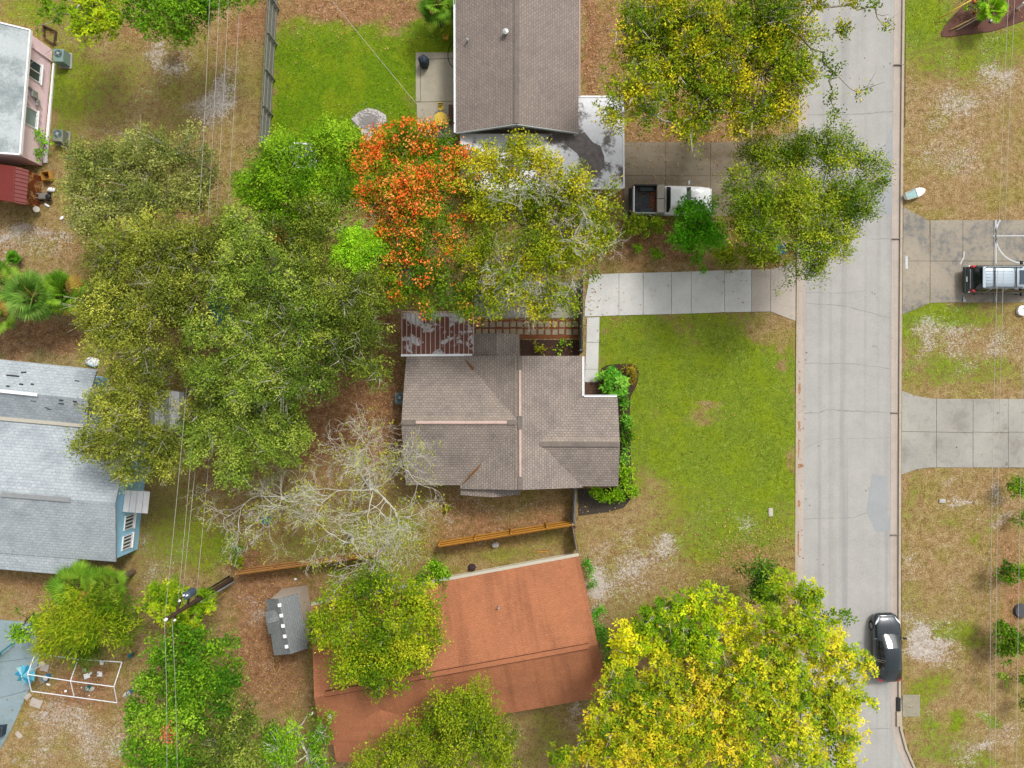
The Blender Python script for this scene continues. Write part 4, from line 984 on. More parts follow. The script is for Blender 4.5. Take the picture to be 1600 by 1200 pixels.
# white pickup
tpos = P(1051, 313, .9); tpos.z = .03
tk = thing('pickup_truck', 'white pickup truck with dark open bed and pale tool box, half under trees', 'pickup truck', tpos); tf = place(tk, math.radians(-.5))
rings = [body_ring(*s_) for s_ in ((-.55, .95, 1.06, 1.02, .32), (-.3, .96, 1.08, 1.04, .3), (.7, .96, 1.08, 1.04, .3), (1.2, .95, 1.1, 1.02, .3), (1.9, .93, 1.06, .98, .32), (2.4, .88, 1.0, .92, .34), (2.55, .8, .86, .8, .36))]
b = MB(); loft_side(b, [[tf(p) for p in r_] for r_ in rings]); b.build('body', M_truckwhite, tk, smooth=True)
st = [(1.18, 1.12, .74, .84, 1.06), (.95, 1.4, .68, .84, 1.06), (.75, 1.62, .66, .84, 1.06), (.6, 1.7, .66, .84, 1.06), (.1, 1.73, .66, .84, 1.06), (-.12, 1.72, .66, .84, 1.06), (-.3, 1.66, .66, .84, 1.06), (-.46, 1.1, .74, .86, 1.06)]
cabin(tk, tf, st, M_truckwhite, M_carglass, ['windshield', 'windshield', 'pillar', 'roof_glass', 'pillar', 'pillar', 'rear_window'])
vehicle_wheels(tk, tf, (1.65, -1.75), .95, .37, .25)
panel(tk, tf, [(-2.6, -.93, .78), (-.6, -.93, .78), (-.6, .93, .78), (-2.6, .93, .78)], M_bedliner, 'bed_floor', .06)
M_bedsteel = gloss('grey_bed_rail', (.28, .31, .33, 1), .4)
for s_ in (-1, 1):
    MB().bar(tf((-2.62, s_ * .92, .82)), tf((-.6, s_ * .92, .82)), .1, .66).build('bed_side', M_bedsteel if s_ < 0 else M_dark, tk, bevel=.012)
    MB().box(tf((-1.75, s_ * .72, .9)), (.95, .3, .22)).build('wheel_arch', M_bedliner, tk, bevel=.04)
    blk(tk, tf, (.98, s_ * 1.08, 1.25), (.1, .24, .2), M_truckwhite, 'mirror'); panel(tk, tf, [(2.56, s_ * .5, .78), (2.5, s_ * .82, .8), (2.4, s_ * .86, .92), (2.46, s_ * .5, .94)], M_clear, 'headlight', .03)
    blk(tk, tf, (-2.66, s_ * .88, .85), (.06, .12, .36), M_redpaint, 'tail_light')
MB().bar(tf((-2.62, -.86, .84)), tf((-2.62, .86, .84)), .08, .62).build('tailgate', M_truckwhite, tk, bevel=.012)
blk(tk, tf, (-2.76, 0, .5), (.2, 1.8, .18), M_dark, 'rear_bumper'); blk(tk, tf, (2.6, 0, .5), (.16, 1.76, .24), M_steel, 'front_bumper')
for y in (-.47, .47): blk(tk, tf, (-.86, y, 1.12), (.5, .91, .3), M_diamond, 'tool_box')
lf = MB()
for k in range(130):
    x, y = random.gauss(-1.3, .12), random.uniform(-.8, .8)
    if k % 4 == 0: x, y = random.uniform(-2.5, -1.2), random.uniform(-.85, .85)
    p = tf((x, y, .8 + random.uniform(0, .05))); a = random.uniform(0, 6.28); u = Vector((math.cos(a), math.sin(a), random.uniform(-.3, .3))) * .06; v = Vector((-math.sin(a), math.cos(a), random.uniform(-.3, .3))) * .04
    lf.add([p - u, p + v, p + u, p - v], [(0, 1, 2, 3)])
lf.build('bed_leaves', plain('rust_leaves', C(168, 96, 56), .9, amt=.3, scale=8), tk)

# ------------------------------------------------------------------ yard things
def ac_unit(label, px, py, w_, d_, h, rz, mat, z0=.06, round_=False):
    c = P(px, py, h); t = thing('air_conditioner', label, 'air conditioner', (c.x, c.y, 0))
    MB().box((c.x, c.y, .035), (w_ + .2, d_ + .2, .07), rz).build('pad', M_drive_grey, t)
    if round_: MB().lathe((c.x, c.y, .07), [(w_ / 2, 0), (w_ / 2, h - .1), (w_ / 2 - .04, h - .07)], 18).build('casing', mat, t)
    else: MB().box((c.x, c.y, .07 + h / 2), (w_, d_, h), rz).build('casing', mat, t, bevel=.03)
    zt = .075 + h if not round_ else h + .005
    fo = Vector((0, d_ * .12, 0)) if not round_ else Vector((0, 0, 0))
    q = MB(); rr_ = min(w_, d_) * .38
    q.lathe((c.x, c.y + fo.y, zt), [(rr_, 0), (rr_, .012), (rr_ * .9, .014)], 20); fan = q.build('fan_well', gloss('fan_dark', (.05, .08, .09, 1), .5), t)
    MB().lathe((c.x, c.y + fo.y, zt + .014), [(.1, 0), (.08, .05), (.02, .06)], 10).build('fan_hub', M_steel, fan)
    for k in range(4):
        a = k * math.pi / 2 + .4; p = Vector((c.x + math.cos(a) * rr_ * .5, c.y + fo.y + math.sin(a) * rr_ * .5, zt + .03)); MB().box(p, (rr_ * .6, .05, .01), rz=a).build('fan_blade', gloss('fan_grey', (.16, .2, .21, 1), .5), fan)
    for k in range(5): MB().lathe((c.x, c.y + fo.y, zt + .05), [(rr_ * (.25 + .18 * k), 0), (rr_ * (.25 + .18 * k) + .008, .006)], 20) if False else None
    return t
ac_unit('grey-green air conditioner at the north corner of the pink house', 92, 87, .68, .86, .75, -.05, M_acgreen)
ac_unit('squat mossy air conditioner by the bush beside the pink house', 91, 212, .7, .8, .6, -.05, plain('mossy_enamel', C(148, 156, 136), .7, amt=.2))
ac_unit('small round-fan air conditioner at the west wall of the grey house', 624.5, 623, .62, .62, .7, 0, plain('blue_grey_enamel', C(126, 160, 168), .5, amt=.1))
# trellis box frame by the pink house
fr = thing('raised_bed', 'bare wooden bed frame on the ground beside the pink house', 'raised bed', P(80, 55))
fp = [P(70, 41), P(89, 50), P(87, 71), P(71, 60)]
for k in range(4): MB().bar(fp[k] + Vector((0, 0, .12)), fp[(k + 1) % 4] + Vector((0, 0, .12)), .06, .24).build('board', M_wood_brown, fr)
# kettle barbecue under its cover
c = P(661, 92, .9); bq = thing('barbecue', 'round barbecue under a dark blue-black cover on the patio corner', 'barbecue', (c.x, c.y, .03))
prof = [(.30, .03), (.33, .3), (.34, .7), (.31, .84), (.2, .95), (.05, 1.0)]
q = MB(); q.lathe((c.x, c.y, 0), prof, 22)
q.v = [(x + (x - c.x) * .10 * math.sin(5 * math.atan2(y - c.y, x - c.x)), y + (y - c.y) * .08 * math.sin(5 * math.atan2(y - c.y, x - c.x)), z) for x, y, z in q.v]
q.build('cover', plain('dark_cover', C(52, 66, 84), .6, amt=.25, scale=5), bq, smooth=True); MB().lathe((c.x, c.y, 1.0), [(.05, 0), (.04, .04), (.01, .05)], 8).build('handle', M_dark, bq)
# yellow bistro table, chair
c = P(688.5, 186, .7); tb = thing('table', 'round yellow patio table half hidden by orange blossom', 'table', (c.x, c.y, .03))
MB().lathe((c.x, c.y, .7), [(.44, 0), (.46, .02), (.46, .035), (.44, .045)], 30).build('table_top', M_yellow, tb); MB().tube([(c.x, c.y, .08), (c.x, c.y, .7)], .03, 8).build('stem', M_yellow, tb)
for k in range(3):
    a = k * 2.09; MB().bar((c.x, c.y, .09), (c.x + .34 * math.cos(a), c.y + .34 * math.sin(a), .05), .05, .03).build('foot', M_yellow, tb)
c = P(688.5, 168, .45); ch = thing('chair', 'small yellow chair tucked at the round patio table', 'chair', (c.x, c.y, .03))
MB().lathe((c.x, c.y, .44), [(.19, 0), (.2, .02), (.19, .04)], 16).build('seat', M_yellow, ch)
for k in range(4):
    a = k * 1.571 + .78; MB().tube([(c.x + .14 * math.cos(a), c.y + .14 * math.sin(a), .44), (c.x + .19 * math.cos(a), c.y + .19 * math.sin(a), .03)], .015, 6).build('leg', M_yellow, ch)
MB().bar((c.x - .16, c.y + .18, .68), (c.x + .16, c.y + .18, .68), .03, .3).build('backrest', M_yellow, ch)
for s_ in (-1, 1): MB().bar((c.x + .15 * s_, c.y + .17, .44), (c.x + .15 * s_, c.y + .18, .6), .02, .02, up=(0, 1, 0)).build('back_post', M_yellow, ch)
c = P(705, 178, .45); bn = thing('bench', 'narrow brown bench against the taupe house wall on the patio', 'bench', (c.x, c.y, .03))
for k in range(3): MB().box((c.x - .12 + .12 * k, c.y, .45), (.105, 1.25, .04)).build('seat_slat', M_wood_brown, bn)
for sx in (-.12, .12):
    for sy in (-.5, .5): MB().box((c.x + sx, c.y + sy, .23), (.06, .06, .4)).build('leg', M_wood_brown, bn)
# lime-yellow toy tub near the patio
c = P(697, 61); tu = thing('storage_tub', 'small bright yellow tub on the grass by the taupe house', 'tub', (c.x, c.y, 0))
q = MB(); q.add([(c.x + s_ * x, c.y + t_ * y, z) for z, x, y in ((0, .13, .13), (.3, .17, .17)) for s_, t_ in ((-1, -1), (1, -1), (1, 1), (-1, 1))], [(3, 2, 1, 0), (0, 1, 5, 4), (1, 2, 6, 5), (2, 3, 7, 6), (3, 0, 4, 7)]); q.build('tub', M_yellow, tu)
MB().box((c.x, c.y, .2), (.3, .3, .02)).build('contents', M_yellow, tu)
for s_ in (-1, 1): MB().bar((c.x + .17 * s_, c.y - .18, .3), (c.x + .17 * s_, c.y + .18, .3), .04, .02).build('rim', M_yellow, tu)
hose = MB().tube([P(711, 72, .2) + Vector((math.cos(t) * .0 - .5 * math.sin(t), .9 * math.cos(t) - .5, -.15)) for t in np.linspace(.1, 3.0, 14)], .02, 6).build('garden_hose', M_dark, base=P(705, 90)); tag(hose, 'dark garden hose looping over the patio edge', 'hose')
# white open box frame hidden by the lime tree
c = P(461, 238, .8); wb = thing('trampoline_frame', 'white rectangular box frame poking from under the lime green tree', 'frame', (c.x, c.y, 0))
q4 = [P(430, 223, .9), P(494, 225, .9), P(494, 262, .9), P(430, 260, .9)]
for k in range(4):
    MB().bar(q4[k], q4[(k + 1) % 4], .1, .08).build('top_rail', M_white, wb); MB().box((q4[k].x, q4[k].y, .43), (.08, .08, .86)).build('leg', M_white, wb)
MB().prism([(p.x, p.y) for p in q4], .78, .8).build('panel', plain('lattice_white', C(206, 210, 214), .7, amt=.4, scale=14), wb)
# canopy frame without its cover, at lower left
cf = thing('canopy_frame', 'bare white canopy tent frame standing over scattered litter', 'canopy frame', P(130, 1060))
ze, zr = 1.75, 2.45
A0, A1, A2 = P(49, 1080, ze), P(116, 1089, ze), P(183, 1098, ze)
R0, R1, R2 = P(43, 1053.5, zr), P(110, 1064, zr), P(178, 1073, zr)
B0, B1, B2 = P(55, 1021, ze), P(122, 1030, ze), P(190.5, 1034.5, ze)
M_tent = gloss('white_tube_steel', (.7, .74, .78, 1), .35)
M_tentleg = gloss('dark_tube_steel', (.10, .09, .09, 1), .5)
for a, b in ((A0, A1), (A1, A2), (R0, R1), (R1, R2), (B0, B1), (B1, B2)): MB().tube([a, b], .03, 8).build('purlin', M_tent, cf)
for a, r_, b_ in ((A0, R0, B0), (A1, R1, B1), (A2, R2, B2)): MB().tube([a, r_], .03, 8).build('rafter', M_tent, cf); MB().tube([r_, b_], .03, 8).build('rafter', M_tent, cf)
for a in (A0, A1, A2, B0, B1, B2): MB().tube([a, Vector((a.x, a.y, 0))], .022, 8).build('leg', M_tentleg, cf)
def bucket(label, px, py, mat, r_=.16, h=.35, lidm=None, z=0):
    c = P(px, py); t = thing('bucket', label, 'bucket', (c.x, c.y, z))
    MB().lathe((c.x, c.y, z), [(r_ * .82, 0), (r_, h), (r_ * .93, h), (r_ * .8, .06)], 16).build('pail', mat, t); MB().lathe((c.x, c.y, z + h * .8), [(r_ * .9, 0), (r_ * .88, .01)], 16).build('contents', lidm or M_offwhite, t)
bucket('blue bucket weighting the canopy frame leg next to the pool deck', 76, 1056, plain('blue_plastic', C(70, 160, 210), .5, amt=.15), .22, .4)
bucket('teal bucket under the middle of the canopy frame', 140, 1073, M_teal, .16, .35)
bucket('blue bucket outside the canopy frame by the green bush', 205, 1080, plain('mid_blue_plastic', C(70, 140, 190), .5, amt=.15), .16, .35)
bucket('dark teal bucket at the canopy frame far corner', 207, 1022, M_teal, .15, .35, M_teal)
def sack(label, px, py, L, W_, h, rz, mat, name='sandbag', cat='bag', z=0):
    c = P(px, py, z); q = MB(); n = 10
    secs = []
    for i in range(n + 1):
        t = i / n; x = (t - .5) * L; k = max(.12, (1 - abs(2 * t - 1) ** 3)) ** .6
        secs.append([Vector((x, math.cos(a) * W_ / 2 * k * (1 + .1 * math.sin(7 * t + a)), h / 2 + math.sin(a) * h / 2 * k)) for a in np.linspace(0, 2 * math.pi, 11)[:-1]])
    M = Matrix.Rotation(rz, 3, 'Z'); vs = [M @ v + Vector((c.x, c.y, z)) for s_ in secs for v in s_]; fs = []
    for i in range(n):
        for k in range(10): fs.append((i * 10 + k, i * 10 + (k + 1) % 10, (i + 1) * 10 + (k + 1) % 10, (i + 1) * 10 + k))
    fs += [tuple(range(10))[::-1], tuple(n * 10 + k for k in range(10))]
    o = q.add(vs, fs).build(name, mat, smooth=True, base=(c.x, c.y, z)); return tag(o, label, cat)
sack('white sandbag leaning on the teal bucket under the canopy frame', 144, 1076, .45, .3, .16, .5, M_offwhite)
sack('white sandbag beside the blue bucket near the green bush', 197, 1085, .45, .32, .16, .9, M_offwhite)
def scrap(label, px, py, w_, d_, h, rz, mat, name='litter_board', cat='board', z=0.0):
    c = P(px, py, z); q = MB()
    q.prism([(c.x + (x * math.cos(rz) - y * math.sin(rz)), c.y + (x * math.sin(rz) + y * math.cos(rz))) for x, y in ((-w_ / 2, -d_ / 2), (w_ / 2, -d_ / 2 * .9), (w_ / 2 * .95, d_ / 2), (-w_ / 2 * .9, d_ / 2))], z, z + h)
    return tag(q.build(name, mat, base=(c.x, c.y, z), bevel=.01), label, cat)
scrap('square white tile lying under the canopy frame, nearer the green bush', 156, 1053, .36, .34, .05, -.1, M_white)
scrap('tilted white board among rags below the canopy frame centre', 136, 1056, .4, .34, .06, .3, M_white)
sack('white rag next to the tilted white board', 142, 1052, .3, .16, .1, .8, M_white, 'rag', 'rag'); sack('dirty white rag heap above the tilted board', 133, 1047, .3, .3, .1, .2, M_offwhite, 'rag', 'rag')
sack('white rag bundle below the palm edge by the canopy frame', 160, 1035, .3, .3, .14, .2, M_white, 'rag', 'rag'); sack('small white rag by the blue bucket', 76, 1069, .3, .14, .1, -.3, M_white, 'rag', 'rag')
for i, (px, py, w_, d_, lab) in enumerate(((70, 1043, .6, .5, 'pale broken slab next to the palm and pool deck'), (66, 1062, .5, .4, 'pale broken slab under the canopy frame corner'), (57, 1098, .8, .6, 'large pale broken slab below the canopy frame corner'), (78, 1102, .3, .5, 'upright pale broken slab right of the large one'), (71, 1115, .25, .35, 'small white broken slab below the upright one'), (42, 1130, .35, .22, 'small pale slab near the pool deck edge'), (30, 1148, .5, .3, 'pale slab at the pool deck lower tip'), (23, 1188, .4, .2, 'pale slab at the bottom left corner'), (44, 1088, .5, .3, 'pale slab at the pool deck edge under the frame'))):
    scrap(lab, px, py, w_, d_, .05, random.uniform(0, 3), M_paver if i % 2 else M_apron, 'broken_slab', 'slab')
for i, (px, py, lab) in enumerate(((104, 1079, 'white ball under the middle of the canopy frame'), (128, 1074, 'tiny white ball just left of the teal bucket'), (140, 1086, 'tiny white ball just below the teal bucket'))):
    c = P(px, py); r_ = .09 if i == 0 else .05; o = MB().lathe((c.x, c.y, r_), [(r_ * math.cos(t), r_ * math.sin(t)) for t in np.linspace(-1.5, 1.5, 7)], 12).build('ball', M_white, smooth=True, base=(c.x, c.y, 0)); tag(o, lab, 'ball')
# turquoise parasol, half folded
c = P(36, 1056, 1.9); um = thing('parasol', 'turquoise parasol half folded over the pool deck corner', 'parasol', (c.x, c.y, 0))
MB().tube([(c.x, c.y, .03), (c.x, c.y, 2.05)], .025, 8).build('pole', M_white, um); MB().lathe((c.x, c.y, .03), [(.22, 0), (.22, .06), (.05, .1)], 14).build('base', M_offwhite, um)
M_turq2 = plain('pale_turquoise_fabric', C(176, 232, 244), .7, amt=.15, scale=4); M_turq3 = plain('deep_turquoise_fabric', C(44, 160, 205), .7, amt=.2, scale=4)
for k in range(10):
    a0, a1 = k * .6283, (k + 1) * .6283; am = (a0 + a1) / 2; r0 = .62 + .12 * random.random()
    vs = [(c.x, c.y, 2.02), (c.x + r0 * math.cos(a0), c.y + r0 * math.sin(a0), 1.7), (c.x + r0 * .8 * math.cos(am), c.y + r0 * .8 * math.sin(am), 1.58), (c.x + r0 * math.cos(a1), c.y + r0 * math.sin(a1), 1.7)]
    MB().slab(vs[:3], .012).build('panel', (M_turq, M_turq2, M_turq3)[k % 3], um); MB().slab([vs[0], vs[2], vs[3]], .012).build('panel', (M_turq2, M_turq3, M_turq)[k % 3], um)
MB().tube([P(-4, 1022, .5), P(18, 1006, .5)], .05, 8).build('green_pipe', M_teal, tag(bpy.data.objects.new('pipe_rack', None), None, None)) if False else None
pg = thing('balance_rail', 'dark green rail across the pool deck edge at the left', 'rail', P(8, 1014)); COL
MB().tube([P(-12, 1030, .6), P(18.5, 1006, .6)], .05, 8).build('rail', M_teal, pg)
for px, py in ((-8, 1027), (14, 1009.5)):
    c = P(px, py, .6); MB().tube([(c.x, c.y, .03), (c.x, c.y, .6)], .04, 8).build('post', M_teal, pg)
pl_ = thing('planter', 'dark blue planter box on the pool deck tip at left', 'planter', P(4, 1142))
MB().prism([P2(*p) for p in ((-10, 1133), (12, 1131), (10, 1146), (-10, 1152))], .03, .45).build('box', plain('slate_blue_box', C(62, 84, 96), .6, amt=.2), pl_); MB().prism([P2(*p) for p in ((-8, 1135), (10, 1133), (8, 1144), (-8, 1149))], .45, .47).build('soil', M_mulch, pl_)
# things by the red shed
c = P(70, 274, .5); bx = thing('wooden_crate', 'open wooden crate beside the rusted shed wall', 'crate', (c.x, c.y, 0))
for k in range(4):
    a = k * math.pi / 2 + .15; MB().box((c.x + .26 * math.cos(a), c.y + .26 * math.sin(a), .25), (.03, .5, .45), rz=a).build('side', M_wood_new, bx)
MB().box((c.x, c.y, .05), (.5, .5, .04), rz=.15).build('bottom', M_wood_brown, bx)
c = P(54, 326, .6); wl = thing('wheelbarrow_wheel', 'cream round disc leaning at the red shed corner', 'wheel', (c.x, c.y, 0))
MB().lathe((c.x, c.y, .42), [(.2, -.04), (.21, 0), (.2, .04), (.08, .05)], 18, Matrix.Rotation(.6, 3, 'Y')).build('disc', M_offwhite, wl); MB().tube([(c.x - .1, c.y + .02, .42), (c.x - .35, c.y + .05, .05)], .03, 6).build('stand', M_wood_brown, wl)
mw = thing('lawn_mower', 'grey mower-like machine parked by the rusted shed', 'mower', P(68, 307))
c = P(66, 306, .4); MB().box((c.x, c.y, .3), (.6, .42, .22), .05).build('deck', plain('dull_grey_paint', C(150, 146, 138), .6, amt=.2), mw, bevel=.05)
c2 = P(75, 307, .5); MB().lathe((c2.x, c2.y, .35), [(.17, 0), (.17, .18), (.1, .24), (.03, .26)], 14).build('engine', M_dark, mw)
for sx, sy in ((-.24, -.24), (-.24, .24), (.28, -.24), (.28, .24)): MB().lathe((c.x + sx, c.y + sy, .14), [(.12, -.03), (.14, 0), (.12, .03)], 14, Matrix.Rotation(math.pi / 2, 3, 'X')).build('wheel', M_tyre, mw)
MB().tube([(c.x - .3, c.y - .15, .4), (c.x - .75, c.y - .15, .9), (c.x - .75, c.y + .15, .9), (c.x - .3, c.y + .15, .4)], .018, 6).build('handle', M_steel, mw)
sack('crumpled white plastic bag by the mower', 82, 297, .6, .32, .2, .1, M_white, 'plastic_bag', 'bag'); sack('scrap of white plastic below the mower', 74, 321, .4, .16, .1, -.5, M_white, 'plastic_bag', 'bag'); sack('small white bag on the sand below the shed', 97, 341, .3, .2, .1, .8, M_white, 'plastic_bag', 'bag')
sack('white tarp bundle at the blue house corner', 147, 565.5, 1.0, .62, .35, -.1, M_white, 'tarp_bundle', 'tarp')
# sheets glimpsed through the oak
def tarp(label, px, py, w_, d_, z, rz, mat, name='tarp', cat='tarp', amp=.15):
    c = P(px, py, z); q = MB(); n, m_ = 12, 10; vs = []; fs = []
    for i in range(n + 1):
        for j in range(m_ + 1):
            x, y = (i / n - .5) * w_, (j / m_ - .5) * d_; zz = z + amp * math.sin(5 * x + 2 * y) * math.cos(4 * y) - .25 * (abs(x) / w_ * 2) ** 3 - .25 * (abs(y) / d_ * 2) ** 3
            vs.append((c.x + x * math.cos(rz) - y * math.sin(rz), c.y + x * math.sin(rz) + y * math.cos(rz), max(.03, zz)))
    for i in range(n):
        for j in range(m_): a = i * (m_ + 1) + j; fs.append((a, a + m_ + 1, a + m_ + 2, a + 1))
    o = q.add(vs, fs).build(name, mat, smooth=True, base=(c.x, c.y, 0)); s_ = o.modifiers.new('solid', 'SOLIDIFY'); s_.thickness = .01; return tag(o, label, cat)
tarp('rumpled blue tarp glimpsed deep inside the big oak', 342, 484, 1.3, 2.6, .9, .35, M_bluetarp)
tarp('blue and white sheet beneath the yellow tree near the pickup tail', 917, 337, 1.5, .8, .6, .1, M_bluetarp)
scrap('white plank on the leaves by the oak shade edge', 285, 680, .5, .12, .05, -.15, M_white, 'plank', 'plank')
scrap('white plank under the oak below the blue tarp', 293, 520, .8, .14, .05, 0, M_white, 'plank', 'plank')
scrap('pale boards pair lying in the strip north of the orange roof', 848, 862, .7, .1, .04, .05, M_wood_new, 'plank', 'plank')
c = P(1218, 390, .8); rb = thing('bin', 'blue rubbish bin under the street tree by the driveway apron', 'bin', (c.x, c.y, 0))
q = MB(); q.add([(c.x + s_ * x, c.y + t_ * y, z) for z, x, y in ((.05, .24, .24), (.95, .31, .33)) for s_, t_ in ((-1, -1), (1, -1), (1, 1), (-1, 1))], [(3, 2, 1, 0), (0, 1, 5, 4), (1, 2, 6, 5), (2, 3, 7, 6), (3, 0, 4, 7), (4, 5, 6, 7)]); q.build('body', M_bluetarp, rb, bevel=.03)
MB().box((c.x, c.y, .99), (.66, .7, .07)).build('lid', M_bluetarp, rb, bevel=.03)
for s_ in (-1, 1): MB().lathe((c.x + .25 * s_, c.y - .27, .1), [(.09, -.03), (.1, 0), (.09, .03)], 12, Matrix.Rotation(math.pi / 2, 3, 'Y')).build('wheel', M_tyre, rb)
# little white dinghy at the far kerb
c = P(1430, 302, .3); dg = thing('dinghy', 'tiny white dinghy with aqua cockpit lying by the kerb', 'dinghy', (c.x, c.y, 0))
ang = math.radians(20); Mz = Matrix.Rotation(ang, 3, 'Z'); secs = []; ins = []
for x, hw_, zb_ in ((-.68, .24, .05), (-.4, .29, .02), (0, .32, 0), (.35, .28, .03), (.58, .17, .12), (.7, .04, .24)):
    secs.append([Mz @ Vector((x, hw_ * math.sin(a), .34 - (.34 - zb_) * math.cos(a))) + Vector((c.x, c.y, 0)) for a in np.linspace(-1.5708, 1.5708, 9)])
b = MB(); loft_side(b, secs); b.build('hull', gloss('white_gelcoat', (.75, .77, .78, 1), .25), dg, smooth=True)
deck = [(.08, .30), (.35, .27), (.58, .16), (.7, .03), (.7, -.03), (.58, -.16), (.35, -.27), (.08, -.30)]
MB().prism([(Mz @ Vector((x, y, 0)) + Vector((c.x, c.y, 0))).xy[:] for x, y in deck], .335, .36).build('foredeck', gloss('white_deck', (.8, .8, .8, 1), .3), dg)
MB().prism([(Mz @ Vector((x, y, 0)) + Vector((c.x, c.y, 0))).xy[:] for x, y in ((-.6, .2), (.05, .24), (.05, -.24), (-.6, -.2))], .338, .345).build('cockpit', plain('aqua_liner', C(170, 214, 214), .5, amt=.2, scale=6), dg)
for s_ in (-1, 1): MB().bar(Mz @ Vector((-.68, .23 * s_, .355)) + Vector((c.x, c.y, 0)), Mz @ Vector((.1, .29 * s_, .355)) + Vector((c.x, c.y, 0)), .05, .05).build('gunwale', M_offwhite, dg)
MB().bar(Mz @ Vector((-.66, -.22, .355)) + Vector((c.x, c.y, 0)), Mz @ Vector((-.66, .22, .355)) + Vector((c.x, c.y, 0)), .06, .05).build('transom', M_offwhite, dg)
# storm drain inlet with concrete lid, meters, pots
c = P(1423, 1102); dr = thing('storm_drain', 'square concrete storm drain lid with kerb inlet by the black car', 'storm drain', (c.x, c.y, 0))
MB().prism([P2(*p) for p in ((1409.5, 1085.5), (1437, 1085.5), (1437, 1119.5), (1409.5, 1119.5))], -.1, .05).build('lid', make_concrete('drain_lid_concrete', C(190, 182, 160), .25, 3), dr, bevel=.015)
MB().prism([P2(*p) for p in ((1401.5, 1090), (1407, 1090), (1407, 1111), (1401.5, 1111))], -.1, .03).build('inlet_mouth', M_dark, dr)
MB().prism([P2(*p) for p in ((1401, 1112), (1408, 1112), (1408.5, 1135), (1401, 1135))], -.1, .04).build('inlet_kerb', M_kerb, dr, bevel=.012)
def meter(label, px, py, w_, d_, mat):
    c = P(px, py); t = thing('meter_box', label, 'meter box', (c.x, c.y, 0)); MB().box((c.x, c.y, .03), (w_, d_, .06)).build('frame', M_offwhite, t); MB().box((c.x, c.y, .062), (w_ * .75, d_ * .7, .02)).build('lid', mat, t)
meter('small grey water meter lid in the dry verge below the plain driveway', 1472, 782.5, .42, .26, M_steel)
meter('white utility lid in the front lawn near the kerb', 1204, 800, .3, .55, M_offwhite)
c = P(1600, 485, .3); tb2 = thing('planter_ring', 'white ring planter cut by the right edge below the parked silver car', 'planter', (c.x, c.y, 0))
MB().lathe((c.x, c.y, 0), [(.34, 0), (.36, .1), (.34, .22), (.2, .24), (.16, .16)], 20).build('ring', M_white, tb2); MB().lathe((c.x, c.y, .1), [(.16, 0), (.14, .05)], 12).build('soil', M_mulch, tb2)
# kerb-side bed at top right: canes, stakes, lamp
for lab, a, b, mat, r_ in (('bright yellow pole leaning over the red mulch bed, longest', (1466, 30, .2), (1518, 0, 1.2), M_yellow, .05), ('pale yellow bamboo cane lying on the red mulch', (1484, 47, .1), (1536, 21, .5), plain('bamboo', C(230, 200, 120), .6, amt=.1), .04), ('whitish cane parallel to the pale yellow one', (1495, 47, .1), (1533, 26, .4), M_offwhite, .03)):
    tag(MB().tube([P(*a), P(*b)], r_, 7).build('garden_stake', mat, smooth=True, base=P(a[0], a[1])), lab, 'stake')
for lab, px, py, r_ in (('orange pumpkin in the red mulch bed', 1522.5, 20, .11), ('second orange pumpkin at the very top of the mulch bed', 1522, 4, .11)):
    c = P(px, py); q = MB(); q.lathe((c.x, c.y, .1), [(r_ * math.cos(t), r_ * .8 * math.sin(t)) for t in np.linspace(-1.5, 1.5, 8)], 24)
    q.v = [(c.x + (x - c.x) * (1 + .06 * math.cos(8 * math.atan2(y - c.y, x - c.x))), c.y + (y - c.y) * (1 + .06 * math.cos(8 * math.atan2(y - c.y, x - c.x))), z) for x, y, z in q.v]
    t = thing('pumpkin', lab, 'pumpkin', (c.x, c.y, 0)); q.build('flesh', plain('orange_skin', C(240, 150, 30), .5, amt=.15), t, smooth=True); MB().tube([(c.x, c.y, .17), (c.x + .03, c.y, .24)], .015, 6).build('stem', M_wood_brown, t)
c = P(1597, 8, .5); kk = thing('mailbox', 'white rounded mailbox cut by the top right corner', 'mailbox', (c.x, c.y, 0))
Mz = Matrix.Rotation(math.radians(50), 3, 'Z')
secs = [[Mz @ Vector((x, .17 * math.sin(a), .95 + .2 * math.cos(a))) + Vector((c.x, c.y, 0)) for a in np.linspace(-1.5708, 1.5708, 9)] for x in (-.35, -.3, .3, .35)]
b = MB(); loft_side(b, secs); b.build('box', M_white, kk, smooth=True); MB().box((c.x, c.y, .5), (.1, .1, .92)).build('post', M_white, kk)
sack('pale grey rock-like bundle in the red mulch', 1548, 33, .3, .22, .16, .7, M_steel, 'rock', 'rock')
c = P(699, 895, .3); sack('dark sack against the orange house north wall', 738, 885, .5, .45, .4, .3, plain('dark_purple_sack', C(72, 54, 62), .8, amt=.3), 'sack', 'bag')
sack('pale grey stone in the strip by the pine fence', 774, 851, .5, .4, .2, .5, M_gravel, 'stone', 'stone')
sack('white can-like scrap by the grey shed', 462, 904.5, .2, .16, .14, .5, M_white, 'scrap', 'scrap')
scrap('teal crate under the leafless tree at left', 418, 812, .5, .45, .35, .2, M_teal, 'crate', 'crate')
